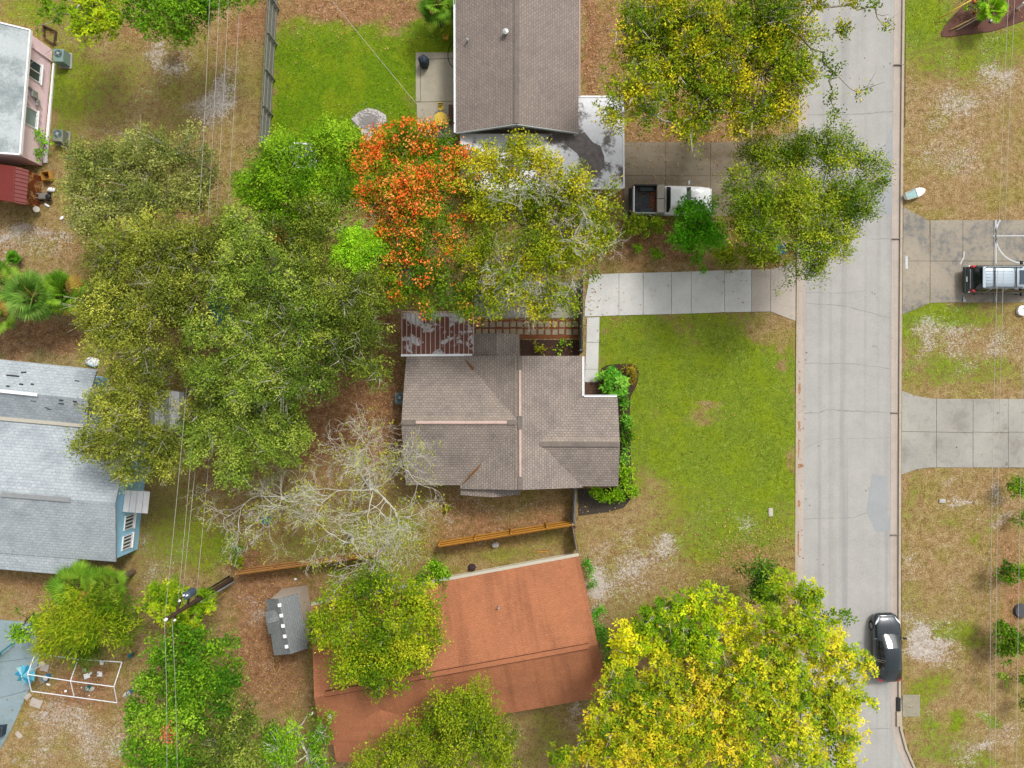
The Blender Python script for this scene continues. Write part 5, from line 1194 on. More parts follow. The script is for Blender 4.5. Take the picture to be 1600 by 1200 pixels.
# ------------------------------------------------------------------ vegetation
def leaf_material(name, trans=.18, rough=.5):
    m = N(name); a = m.n('Attribute', attribute_name='tint')
    m.l(a.outputs['Color'], m.b.inputs['Base Color']); m.fin(rough + .1, 0, .12)
    tr = m.n('BsdfTranslucent'); m.l(a.outputs['Color'], tr.inputs['Color'])
    mx = m.n('MixShader'); mx.inputs[0].default_value = trans
    m.l(m.b.outputs[0], mx.inputs[1]); m.l(tr.outputs[0], mx.inputs[2]); m.l(mx.outputs[0], m.o.inputs[0])
    return m.m
M_leaf = leaf_material('leaf')
def bark(name, c): return plain(name, c, .9, amt=.3, scale=5, bump=.4)
M_bark_grey = bark('pale_grey_bark', C(186, 180, 166, 1.3)); M_bark_brown = bark('brown_bark', C(120, 104, 86, 1.4)); M_bark_dead = bark('lichen_bark', C(206, 204, 188, 1.3))

def unit(v): return v / np.maximum(1e-6, np.linalg.norm(v, axis=-1, keepdims=True))
def leaf_mesh(name, base, axis, nrm, L, W_, colr, fold=.15):
    """one kite-shaped quad per leaf"""
    n = len(base); axis = unit(axis); side = unit(np.cross(nrm, axis)); up = np.cross(axis, side)
    L = L[:, None]; W_ = W_[:, None]
    mid = base + axis * L * .5
    v = np.stack([base, mid + side * W_ * .5 + up * fold * W_, base + axis * L, mid - side * W_ * .5 + up * fold * W_], 1).reshape(-1, 3)
    me = bpy.data.meshes.new(name)
    me.vertices.add(4 * n); me.vertices.foreach_set('co', v.ravel().astype(np.float32))
    me.loops.add(4 * n); me.loops.foreach_set('vertex_index', np.arange(4 * n, dtype=np.int32))
    me.polygons.add(n); me.polygons.foreach_set('loop_start', np.arange(0, 4 * n, 4, dtype=np.int32))
    try: me.polygons.foreach_set('loop_total', np.full(n, 4, dtype=np.int32))
    except Exception: pass
    at = me.color_attributes.new('tint', 'FLOAT_COLOR', 'POINT')
    c4 = np.ones((n, 4), np.float32); c4[:, :3] = colr
    at.data.foreach_set('color', np.repeat(c4, 4, 0).ravel())
    me.update(calc_edges=True); me.validate()
    return me
def srgb_pal(cols, k=1.0): return np.array([C(*c, k=k)[:3] for c in cols])
def pick(pal, t):
    t = np.clip(t, 0, .9999) * (len(pal) - 1); i = t.astype(int); f = (t - i)[:, None]
    return pal[i] * (1 - f) + pal[np.minimum(i + 1, len(pal) - 1)] * f

def lobes3(lobes, z):
    c, r = [], []
    for l in lobes:
        zz = l[3] if len(l) > 3 else z
        zz = zz + random.uniform(-.5, .5) * min(1, l[2] / 40)
        p = P(l[0], l[1], zz); c.append((p.x, p.y, p.z)); r.append(l[2] * 1.1 / S * (H - zz) / H)
    return np.array(c), np.array(r)

def crown_data(c, r, dens, clump_r, per, leaf, pal, style='spray', flat=.55, inner=.3, gap=.25, seed=1, up=.5, jitter=.3, droop=0.0, puff=.62):
    """dens: clumps per m2 of crown plan; leaf=(len,width). Each lobe carries puffs, each puff carries leaf clumps."""
    g = np.random.default_rng(seed); PC, PR = [], []
    for q, rr_ in zip(c, r):
        m_ = max(3, int(3.0 * (rr_ / puff) ** 2)); d = unit(g.normal(size=(m_, 3)) + np.array([0, 0, .5])); sr = np.minimum(rr_ * .6, puff * np.exp(g.normal(size=m_) * .38))
        PC.append(q + d * np.maximum(.1, rr_ - sr * .75)[:, None] * g.uniform(.45, 1.2, (m_, 1)) * np.array([1, 1, flat * 1.3])); PR.append(sr)
    PC, PR = np.concatenate(PC), np.concatenate(PR)
    nz = snoise(PC[:, 0], PC[:, 1], PC[:, 2], 1.3, seed + 5) + g.normal(size=len(PC)) * .3
    kp = nz > np.quantile(nz, gap); PC, PR = PC[kp], PR[kp]
    plan = (math.pi * r ** 2).sum(); n = int(plan * dens); a_ = PR ** 2; li = g.choice(len(PR), n, p=a_ / a_.sum())
    d = unit(g.normal(size=(n, 3)) + np.array([0, 0, .6])); rad = np.where(g.random(n) < inner, g.uniform(.2, .85, n), g.uniform(.85, 1.08, n))
    pos = PC[li] + d * (PR[li] * rad)[:, None] * np.array([1, 1, .85])
    tone_p = .5 + .30 * snoise(PC[:, 0], PC[:, 1], PC[:, 2] * .5, .9, seed + 7) + g.normal(size=len(PC)) * jitter * .8
    tone = tone_p[li] + g.normal(size=n) * jitter * .6
    ct = pick(pal, tone) * np.exp(g.normal(size=(n, 1)) * .10)
    k = per
    base = np.repeat(pos, k, 0); dd = np.repeat(d, k, 0); m_ = len(base)
    if style == 'rosette':
        az = np.tile(np.arange(k) * 2 * math.pi / k, n) + np.repeat(g.uniform(0, 6.28, n), k) + g.normal(size=m_) * .2
        ax = np.stack([np.cos(az), np.sin(az), g.uniform(-.15, .45, m_)], 1)
        dn = unit(dd * .5 + np.array([0, 0, 1.0]))
        ax = unit(ax - .55 * dn * (ax * dn).sum(1, keepdims=True))
        b = base + ax * clump_r * .10 + g.normal(size=(m_, 3)) * clump_r * .18
        nr = unit(dn + g.normal(size=(m_, 3)) * .35)
    elif style == 'frond':
        az = np.repeat(g.uniform(0, 6.28, n), k); s_ = np.tile(np.linspace(0, 1, k), n)
        fr = np.stack([np.cos(az), np.sin(az), .25 - .6 * s_], 1)
        b = base + fr * (s_ * clump_r * 2.4)[:, None]
        sd = np.stack([-np.sin(az), np.cos(az), np.zeros(m_)], 1) * np.where(np.arange(m_) % 2, 1, -1)[:, None]
        ax = unit(sd + fr * .6 + g.normal(size=(m_, 3)) * .25); nr = unit(np.array([0, 0, 1.0]) + g.normal(size=(m_, 3)) * .4)
    else:
        b = base + g.normal(size=(m_, 3)) * clump_r * np.array([.6, .6, .4])
        ax = unit(dd * .6 + g.normal(size=(m_, 3)) * .9 + np.array([0, 0, .1 - droop])); nr = unit(np.array([0, 0, up]) + dd * .75 + g.normal(size=(m_, 3)) * .42)
    L = leaf[0] * g.uniform(.7, 1.3, m_); W_ = leaf[1] * g.uniform(.75, 1.25, m_)
    cl = np.repeat(ct, k, 0) * np.exp(g.normal(size=(m_, 1)) * .09) * (1 + g.normal(size=(m_, 3)) * .03)
    return b, ax, nr, L, W_, np.clip(cl, .004, .8), pos

def build_wood(root, trunk_pts, trunk_r, c, r, clumps, mat, twig_share=.35, twig_r=.018, seed=3, stick=0.0):
    g = random.Random(seed)
    tb = MB(); tb.tube(trunk_pts, [trunk_r * 1.25] + [lerp(trunk_r, trunk_r * .6, k / max(1, len(trunk_pts) - 2)) for k in range(len(trunk_pts) - 1)], 10)
    tb.build('trunk', mat, root, smooth=True)
    lb = MB(); top = Vector(trunk_pts[-1]); cv = [Vector(q) for q in c]
    nodes = [(top, 0.0, None)]; order = sorted(range(len(cv)), key=lambda i: (cv[i] - top).length); links = []
    for i in order:
        q = cv[i] + Vector((0, 0, r[i] * .05)); best = min(range(len(nodes)), key=lambda k: (nodes[k][0] - q).length + .45 * nodes[k][1])
        nodes.append((q, nodes[best][1] + (nodes[best][0] - q).length, best)); links.append((best, len(nodes) - 1))
    sub_ = [1] * len(nodes)
    for k in range(len(nodes) - 1, 0, -1): sub_[nodes[k][2]] += sub_[k]
    for a_, b_ in links:
        a, tgt = nodes[a_][0], nodes[b_][0]; L = (tgt - a).length; r0 = max(.028, trunk_r * .55 * math.sqrt(sub_[b_] / len(nodes))); r1 = max(.02, r0 * .7)
        n_ = max(3, int(L / .5)); pts = [a.lerp(tgt, k / n_) + (Vector((g.gauss(0, .09), g.gauss(0, .09), g.gauss(0, .06) - .25 * math.sin(math.pi * k / n_))) if 0 < k < n_ else Vector()) for k in range(n_ + 1)]
        lb.tube(pts, [lerp(r0, r1, k / n_) for k in range(n_ + 1)], 6, False)
    lb.build('limbs', mat, root, smooth=True)
    tw = MB(); ci = np.array([[q.x, q.y, q.z] for q in cv])
    sel = [i for i in range(len(clumps)) if g.random() < twig_share]
    for i in sel:
        p = Vector(clumps[i]); j = int(np.argmin(((ci - clumps[i]) ** 2).sum(1) / (np.array(r) ** 2))); a = cv[j].lerp(p, g.uniform(.05, .35)) + Vector((0, 0, -.05))
        m_ = a.lerp(p, .55) + Vector((g.uniform(-.12, .12), g.uniform(-.12, .12), g.uniform(-.1, .1)))
        if g.random() < stick:
            p = p + (p - a).normalized() * g.uniform(.1, .35) + Vector((0, 0, g.uniform(.15, .5)))
            for q_ in range(2): tw.tube([m_.lerp(p, .4 + .2 * q_), p + Vector((g.gauss(0, .3), g.gauss(0, .3), g.gauss(.1, .1)))], [twig_r * .8, twig_r * .3], 3, False)
        tw.tube([a, m_, p], [twig_r * 1.6, twig_r, twig_r * .35], 3, False)
    tw.build('twigs', mat, root, kind='stuff')

def tree(name, label, base_px, lobes, z, pal, trunk_r=.22, leaf=(.2, .1), dens=9, per=16, clump_r=.3, style='spray', wood=None, seed=1, twig=.3, twig_r=.016, group=None, cat='tree', gap=.22, inner=.3, flat=.55, k=1.0, extra=None, droop=0.0, stick=0.0, puff=.62):
    b0 = P(*base_px); root = thing(name, label, cat, (b0.x, b0.y, 0), group)
    c, r = lobes3(lobes, z); cen = c.mean(0)
    D = crown_data(c, r, dens, clump_r, per, leaf, srgb_pal(pal, k), style, flat, inner, gap, seed, droop=droop, puff=puff)
    arrs = list(D[:6]); clumps = D[6]
    if extra: arrs = extra(arrs, clumps, c, r, seed)
    org = np.array([b0.x, b0.y, 0])
    me = leaf_mesh('crown', arrs[0] - org, *arrs[1:]); link('crown', me, M_leaf, root)
    zt = max(.5, cen[2] - np.mean(r) * .9)
    p1 = Vector((lerp(b0.x, cen[0], .35), lerp(b0.y, cen[1], .35), zt * .55)); p2 = Vector((lerp(b0.x, cen[0], .8), lerp(b0.y, cen[1], .8), zt))
    build_wood(root, [(b0.x, b0.y, -.05), (lerp(b0.x, p1.x, .4), lerp(b0.y, p1.y, .4), zt * .25), p1, p2], trunk_r, c, r, clumps, wood or M_bark_brown, twig, twig_r, seed, stick)
    return root
OAK = [(64, 84, 24), (90, 112, 34), (116, 138, 46), (146, 160, 64)]
OAKO = [(74, 84, 26), (100, 110, 36), (128, 136, 46), (156, 158, 62)]
OAKG = [(80, 90, 40), (104, 114, 50), (128, 136, 62), (154, 156, 86)]
LIME = [(66, 104, 12), (96, 140, 16), (126, 168, 24), (156, 190, 44)]
GREEN = [(48, 92, 8), (84, 130, 14), (112, 158, 24), (140, 178, 40)]
YEL = [(120, 130, 10), (168, 164, 12), (206, 190, 18), (228, 206, 34)]
YELG = [(82, 106, 14), (118, 138, 20), (156, 162, 26), (200, 186, 38)]
LK = .92
def L_(s): return [tuple(float(q) for q in t.split(',')) for t in s.split()]
def oak(label, base, s, pal=OAK, seed=1, z=7.0, **kw):
    return tree('oak_tree', label, base, L_(s), z, pal, .3, (.15, .062), 27, 18, .25, 'spray', M_bark_grey, seed, .13, .02, 'spreading oaks on the left', k=.70, gap=kw.pop('gap', .17), stick=.35, puff=.55, **kw)
oak('sparse greyish oak crown at the top of the left tree mass', (240, 315), '150,260,50 215,250,58 275,240,48 165,325,52 230,315,55 290,300,45 112,295,28 320,255,30', OAKG, 1, 6.0, gap=.26)
oak('olive oak crown right of the fan palms', (270, 470), '195,410,58 265,390,58 180,480,55 250,470,65 320,430,58 340,370,42 160,535,36 228,545,46 300,380,40 205,520,45 300,500,34 290,560,34 250,590,30 190,580,26', OAKO, 2, 7.5)
oak('olive oak crown hiding a blue tarp', (395, 525), '372,455,50 430,445,60 325,525,36 405,540,60 470,500,55 325,590,38 395,612,50 455,590,50 382,405,45 370,350,32 420,380,36 440,650,30 500,600,28 360,570,30', OAK, 3, 8.0)
oak('deep green oak crown left of the orange flowering tree', (515, 480), '450,370,48 500,350,42 530,465,55 572,520,42 520,545,52 580,575,30 480,415,45 560,450,35 590,480,26 585,430,22 600,540,20 480,470,40 500,510,36', [(58, 72, 20), (82, 98, 28), (108, 124, 38), (136, 146, 50)], 4, 7.5)
oak('oak crown shading the brown leaves above the bare tree', (385, 690), '330,660,46 395,680,52 440,695,36 370,730,36 310,715,30 450,640,32 350,620,40 420,650,36 300,670,26 470,680,24 410,620,30', OAK, 5, 6.5, gap=.22)
oak('oak crown spilling over the pale blue house roof', (255, 690), '170,640,42 222,625,42 160,690,38 208,690,40 250,680,40 200,735,26 262,715,34 190,660,34 300,640,22 215,655,36', OAKO, 6, 6.8, gap=.2)
def branch_web(root, start, reach, seed, dirs, mat, r0, spread=.25):
    """forking bare branches from a start point; returns the twig tips"""
    g = random.Random(seed); limbs, twigs, tips = MB(), MB(), []
    def grow(p, d, r_, L, depth):
        n = 5; pts = [p]; cur = d.normalized(); q = p
        for k in range(n):
            cur = (cur + Vector((g.gauss(0, spread), g.gauss(0, spread), g.gauss(.0, .14)))).normalized(); q = q + cur * (L / n); pts.append(q)
        rad = [lerp(r_, r_ * .6, k / n) for k in range(n + 1)]
        (limbs if depth < 2 else twigs).tube(pts, rad, 6 if depth < 2 else (4 if depth < 3 else 3), False)
        if depth >= 5: tips.append(q); return
        for k in range((3, 3, 3, 2, 2)[depth] + (g.random() < .55)):
            t = g.uniform(.35, 1.0) if k else 1.0; i = min(n - 1, int(t * n)); pp = pts[i].lerp(pts[i + 1], t * n - i) if t < 1 else pts[-1]
            ax = Vector((g.gauss(0, 1), g.gauss(0, 1), g.gauss(.15, .55))).normalized(); dd = (cur * .95 + ax * g.uniform(.45, .9)).normalized(); dd.z = dd.z * .7 + .04
            grow(pp, dd, max(.007, r_ * g.uniform(.45, .66)), L * g.uniform(.5, .8), depth + 1)
    for dx, dy, dz, L in dirs: grow(start + Vector((g.gauss(0, .12), g.gauss(0, .12), g.uniform(-.5, 0))), Vector((dx, dy, dz)), r0, L * reach, 0)
    limbs.build('bare_limbs', mat, root, smooth=True); twigs.build('bare_twigs', mat, root, kind='stuff'); return tips
def bare_tree(label, base_px, top_px, ztop, reach, seed, dirs, leafn=500, name='leafless_tree'):
    b0 = P(*base_px); t0 = P(*top_px, ztop); root = thing(name, label, 'tree', b0)
    m_ = b0.lerp(t0, .5) + Vector((.1, .1, 0)); MB().tube([b0 - Vector((0, 0, .05)), b0.lerp(m_, .5), m_, t0], [.17, .14, .11, .06], 10).build('trunk', M_bark_dead, root, smooth=True)
    tips = branch_web(root, t0, reach, seed, dirs, M_bark_dead, .044)
    n = min(leafn, len(tips)); sel = np.array([tips[i][:] for i in np.random.default_rng(seed).choice(len(tips), n, replace=len(tips) < n)])
    G = np.random.default_rng(seed); k = 5; base = np.repeat(sel, k, 0) + G.normal(size=(n * k, 3)) * .12; m2 = n * k
    me = leaf_mesh('crown', base - np.array(b0[:]), G.normal(size=(m2, 3)), unit(G.normal(size=(m2, 3)) * .5 + np.array([0, 0, 1.])), G.uniform(.1, .2, m2), G.uniform(.05, .09, m2), pick(srgb_pal([(110, 126, 24), (150, 158, 40), (176, 172, 60)], LK), G.random(m2)))
    link('crown', me, M_leaf, root); return root
# bright trees
tree('lime_green_tree', 'bright lime green feathery tree below the back lawn', (470, 285), L_('408,272,40 455,262,52 500,242,48 540,225,36 430,318,46 480,308,45 528,295,42 398,310,28 450,225,26 500,340,35 470,350,30 385,285,20 440,345,26'), 7.2, LIME, .18, (.17, .06), 20, 20, .28, 'spray', M_bark_brown, 11, .25, k=LK)
tree('lime_green_tree', 'small vivid lime tree squeezed between oak and orange flowering tree', (555, 400), L_('553,385,28 540,405,24 578,398,22 565,420,22 530,385,16 555,360,14'), 7.4, [(80, 128, 10), (110, 162, 16), (144, 190, 30)], .14, (.22, .08), 16, 14, .3, 'frond', M_bark_brown, 12, .2, k=LK)
# orange flowering tree: green pinnate leaves with orange seed-pod clusters over them
def blossom(arrs, clumps, c, r, seed):
    g = np.random.default_rng(seed + 50); px = 800 + clumps[:, 0] * S * H / (H - clumps[:, 2]); py = 600 - clumps[:, 1] * S * H / (H - clumps[:, 2])
    lob = c[np.argmin(((clumps[:, None, :] - c[None]) ** 2).sum(2) / r[None] ** 2, 1)]
    prob = np.clip(1.1 - (py - 240) / 190, .12, .74) * np.clip(1.2 - (px - 640) / 130, .12, 1)
    patch = snoise(clumps[:, 0], clumps[:, 1], 0, 3.2, 77) > -.05
    sel = clumps[(g.random(len(clumps)) < prob * np.where(patch, 1.15, .04)) & (clumps[:, 2] > lob[:, 2] - .1)]
    k = 15; base = np.repeat(sel, k, 0); m_ = len(base)
    b = base + g.normal(size=(m_, 3)) * np.array([.17, .17, .06]) + np.array([0, 0, .18]); ax = unit(g.normal(size=(m_, 3)) + np.array([0, 0, .2])); nr = unit(g.normal(size=(m_, 3)) * .6 + np.array([0, 0, 1.]))
    pal = srgb_pal([(206, 74, 26), (232, 96, 36), (246, 122, 52), (250, 150, 84)], .66)
    col = pick(pal, np.repeat(g.random(len(sel)), k) * .6 + g.random(m_) * .4)
    new = (b, ax, nr, g.uniform(.10, .2, m_), g.uniform(.07, .12, m_), col)
    return [np.concatenate([p, q]) for p, q in zip(arrs, new)]
tree('flowering_tree', 'tree covered in orange-red flower clusters, brightest of all crowns', (650, 350), L_('590,252,42 640,228,42 690,232,38 620,300,52 680,288,48 662,345,48 600,338,28 640,428,46 622,462,28 690,430,46 680,478,28 722,468,32 650,392,42 720,250,24 740,440,25 610,400,25 735,300,26 730,350,28 750,490,20 705,380,30 590,300,28 566,262,24 575,305,24 600,365,26 550,240,14'), 7.0, [(62, 100, 10), (90, 126, 16), (124, 144, 20), (168, 158, 28)], .22, (.16, .07), 17, 16, .27, 'spray', M_bark_grey, 13, .16, k=LK, extra=blossom, gap=.08)
# yellowing tree with many bare twigs over the carport
_t5 = tree('thinning_tree', 'yellow-green thinning tree with pale bare twigs, over the white carport', (850, 385), L_('762,262,40 830,250,40 900,295,36 780,330,48 850,335,54 920,340,44 762,390,42 840,400,54 900,400,42 800,450,42 860,460,40 888,488,26 750,440,26 945,365,32 830,490,22 960,300,20 745,320,26 795,285,30 730,285,22 810,228,20 720,400,24 860,265,24 770,480,20 945,330,26 870,300,30'), 8.0, YELG, .3, (.15, .08), 22, 13, .27, 'spray', M_bark_dead, 14, .06, .02, k=.9, gap=.2, inner=.25, stick=.2)
branch_web(_t5, P(842, 370, 7.5), 1.95, 52, [(.2, 1, .5, 1.1), (.9, .6, .5, 1.1), (1, -.3, .45, 1.1), (.35, -1, .45, 1.1), (-.5, -.9, .45, 1.1), (-1, -.1, .5, 1.1), (-.7, .8, .5, 1.1), (.65, -.8, .5, 1.0)], M_bark_dead, .05)
tree('street_tree', 'large yellow-green tree at top right with branches reaching over the road', (1110, 140), L_('980,140,44 1000,62,50 1060,30,56 1060,110,62 1022,180,42 1130,60,62 1130,150,56 1080,195,36 1190,32,56 1190,110,56 1172,180,38 1240,50,42 1242,120,38 1225,170,30 958,180,30 1020,20,42 1280,5,32 1292,55,14 1312,48,13 1287,82,16 1302,112,17 1297,150,14 1342,146,13 1312,172,15 1330,8,14 1388,22,22 1368,12,16 1305,185,8 1385,45,12'), 9.0, [(70, 100, 12), (106, 132, 16), (146, 156, 22), (196, 182, 32)], .35, (.16, .085), 23, 15, .26, 'spray', M_bark_grey, 15, .13, .03, k=.84, gap=.22, stick=.55)
tree('street_tree', 'fine-leaved green tree overhanging the road and driveway apron', (1225, 330), L_('1190,250,40 1240,238,38 1290,240,42 1340,248,38 1362,285,20 1170,310,46 1230,310,56 1290,318,52 1330,318,34 1190,368,42 1250,378,46 1300,378,36 1268,418,24 1228,438,16 1332,368,18 1162,350,26 1288,425,14 1150,280,22 1378,262,13 1387,285,9 1212,452,9 1300,438,9 1345,300,16 1320,400,12'), 7.0, [(64, 94, 12), (96, 126, 18), (130, 152, 26), (166, 174, 40)], .24, (.15, .065), 26, 17, .27, 'spray', M_bark_grey, 16, .14, k=.92, gap=.2, stick=.3)
tree('broadleaf_bush', 'vivid green leafy bush leaning over the pickup hood', (1082, 358), L_('1085,345,36 1068,326,22 1105,368,28 1072,368,24 1100,328,18'), 3.0, [(50, 110, 10), (76, 146, 16), (104, 172, 28)], .1, (.18, .09), 20, 16, .26, 'spray', M_bark_brown, 17, .1, cat='bush', k=LK)
# bottom trees
tree('shade_tree', 'round yellow-green tree standing over the orange roof', (610, 965), L_('530,930,40 580,920,42 640,930,38 512,990,32 560,980,52 620,980,52 660,950,32 550,1040,36 600,1042,46 650,1020,38 622,1068,20 585,1072,20 500,960,24 690,1000,18 680,970,25'), 6.2, [(72, 106, 10), (108, 138, 16), (144, 162, 24), (180, 182, 38)], .22, (.16, .08), 20, 16, .26, 'spray', M_bark_grey, 18, .12, k=LK, gap=.06)
tree('shade_tree', 'olive green tree at the bottom edge south of the orange roof', (690, 1160), L_('700,1108,40 740,1092,32 662,1150,46 720,1160,52 768,1150,40 612,1172,36 572,1186,26 642,1196,40 740,1128,42 780,1190,36 700,1210,40'), 6.0, [(70, 100, 12), (104, 130, 18), (136, 152, 24), (160, 170, 40)], .22, (.16, .075), 19, 16, .27, 'spray', M_bark_grey, 19, .12, k=LK, gap=.06)
Y1 = '985,1000,36 1010,962,32 1050,950,36 1090,942,32 1130,952,36 1160,972,32 1060,1000,38 1110,1000,38 1030,1026,26 1145,1008,30 975,1030,20'
Y2 = '962,1070,36 940,1112,30 1000,1090,46 1050,1062,42 930,1150,40 980,1140,46 1040,1130,52 1090,1110,42 1020,1182,46 960,1190,42 1090,1170,46 1130,1190,36 868,1188,28 898,1172,20 1040,1215,40 1112,1065,40 1095,1035,32 1130,1140,40'
Y3 = '1212,920,30 1250,930,36 1202,980,36 1260,980,46 1305,975,28 1230,1040,46 1290,1030,46 1335,1035,28 1180,1062,36 1162,1110,36 1222,1100,46 1290,1090,46 1340,1078,28 1250,1150,46 1308,1140,36 1200,1160,46 1325,1185,28 1270,1195,46 1362,1095,14 1170,1205,40 1190,1020,30 1150,1060,34 1160,1035,28'
LY = dict(leaf=(.2, .095), dens=20, per=9, clump_r=.27, style='rosette', wood=M_bark_grey, twig=.12, twig_r=.02, k=.86, gap=.08, inner=.3, stick=.2, puff=.85, flat=.7)
tree('trumpet_tree', 'lime-yellow rosette-leaved tree nearest the front lawn at the bottom right', (1070, 985), L_(Y1), 6.3, [(80, 118, 8), (124, 154, 12), (168, 182, 16), (216, 206, 32)], .2, seed=20, **LY)
tree('trumpet_tree', 'golden rosette-leaved tree at the bottom edge right of the orange house', (1010, 1130), L_(Y2), 7.2, [(82, 112, 10), (126, 144, 16), (168, 168, 24), (210, 186, 44)], .26, seed=21, **LY)
tree('trumpet_tree', 'large golden-green rosette-leaved tree reaching over the road by the black car', (1240, 1060), L_(Y3), 7.6, [(74, 110, 10), (116, 144, 16), (158, 170, 24), (204, 192, 40)], .32, seed=22, **LY)
tree('evergreen_bush', 'dark green bush beside the kerb behind the yellow trees', (1188, 902), L_('1185,893,26 1202,918,26 1162,884,12 1178,925,20 1215,890,14'), 3.2, [(44, 80, 16), (72, 112, 24), (100, 138, 36)], .1, (.2, .08), 16, 16, .28, 'spray', M_bark_brown, 23, .1, cat='bush', k=LK)
tree('dense_tree', 'dense bright green tree below the utility pole', (298, 1075), L_('262,1010,32 312,992,32 350,1010,22 240,1060,32 300,1050,46 350,1060,32 230,1120,32 290,1110,46 350,1100,26 222,1170,28 272,1172,42 215,1205,26'), 5.6, [(48, 92, 10), (76, 124, 16), (108, 150, 26), (140, 174, 44)], .2, (.18, .10), 20, 14, .26, 'spray', M_bark_brown, 24, .08, k=LK, gap=.05)
tree('dense_tree', 'duller olive green tree at the bottom edge right of the bright green one', (355, 1160), L_('340,1160,46 388,1122,24 380,1192,30 320,1200,36 300,1190,26 355,1110,26 410,1180,24 370,1150,30'), 5.2, OAK, .16, (.2, .09), 13, 15, .3, 'spray', M_bark_grey, 25, .3, k=LK)
tree('scraggly_tree', 'scraggly green tree with white twigs at the orange house left corner', (465, 1160), L_('440,1172,32 480,1180,30 500,1150,22 490,1112,14 420,1150,20 518,1120,9 460,1140,20 505,1185,20'), 5.0, GREEN, .14, (.17, .09), 16, 14, .27, 'spray', M_bark_dead, 26, .7, .024, k=LK, gap=.3)
tree('young_tree', 'small yellow-green tree under the utility pole top', (275, 945), L_('270,930,26 250,950,26 290,962,26 312,940,22 238,922,16 262,905,16 300,975,22 330,950,12'), 4.4, [(76, 112, 10), (110, 142, 14), (146, 168, 22), (184, 190, 36)], .12, (.21, .10), 14, 11, .27, 'rosette', M_bark_brown, 27, .2, k=LK, gap=.2)
tree('feathery_bush', 'big feathery olive-green bush beside the canopy frame', (140, 975), L_('108,985,42 150,980,48 190,972,36 82,1002,26 130,940,36 200,992,22 170,940,30 100,950,30 140,1015,26'), 3.4, [(66, 100, 10), (98, 130, 16), (134, 154, 22), (164, 174, 34)], .14, (.34, .045), 16, 16, .34, 'spray', M_bark_brown, 28, .1, cat='bush', k=LK, gap=.12)
tree('young_tree', 'light green spray of branches hanging over the pool deck', (52, 960), L_('35,985,18 25,978,10 60,968,16 48,990,14 30,958,10 20,992,7'), 3.0, GREEN[1:] + [(160, 190, 50)], .06, (.2, .1), 12, 12, .25, 'spray', M_bark_brown, 29, .3, k=LK)
tree('garden_tree', 'yellow-green tree at the top left corner by the pink house', (135, 15), L_('92,22,26 130,10,36 170,22,32 142,48,26 112,40,22 180,48,16 150,-20,36 70,10,18 60,40,10'), 5.5, [(80, 118, 8), (116, 148, 12), (160, 178, 20)], .16, (.2, .1), 14, 11, .27, 'rosette', M_bark_grey, 30, .2, k=LK, gap=.2)
tree('garden_tree', 'deep green tree at the top left next to the power lines', (270, 10), L_('228,12,32 280,20,40 250,42,26 322,14,30 290,54,20 212,32,16 372,-4,24 400,2,10 270,-20,40 340,-20,36 262,62,10 278,72,9'), 5.5, GREEN, .18, (.17, .09), 19, 15, .26, 'spray', M_bark_brown, 31, .1, k=LK, gap=.05)
# ------------------------------------------------------------------ leafless trees
bare_tree('big leafless tree with pale lichen branches beside the grey-brown roof', (572, 748), (580, 765), 4.6, 2.5, 41, [(.25, 1.0, .45, 1.1), (1.0, .1, .35, 1.1), (.35, -1.0, .35, 1.15), (-.9, -.35, .35, 1.1), (-.5, .8, .35, .8), (.75, .75, .4, 1.0), (.85, -.65, .35, 1.0), (-.4, -.9, .4, .9), (-.1, 1, .6, .8)])
bare_tree('second leafless tree reaching over the fence toward the round yellow-green tree', (545, 835), (552, 850), 4.4, 2.2, 43, [(1.0, -.15, .3, 1.15), (.2, -1, .35, 1.0), (-.9, .1, .3, 1.0)], 250)
bare_tree('leaning leafless tree with a long arm toward the pale blue house', (455, 775), (440, 780), 4.2, 1.6, 47, [(-1.0, -.2, .10, 1.5), (-.6, -.8, .25, .9), (.5, -.8, .3, .8), (-.2, .8, .3, .6)], 220)
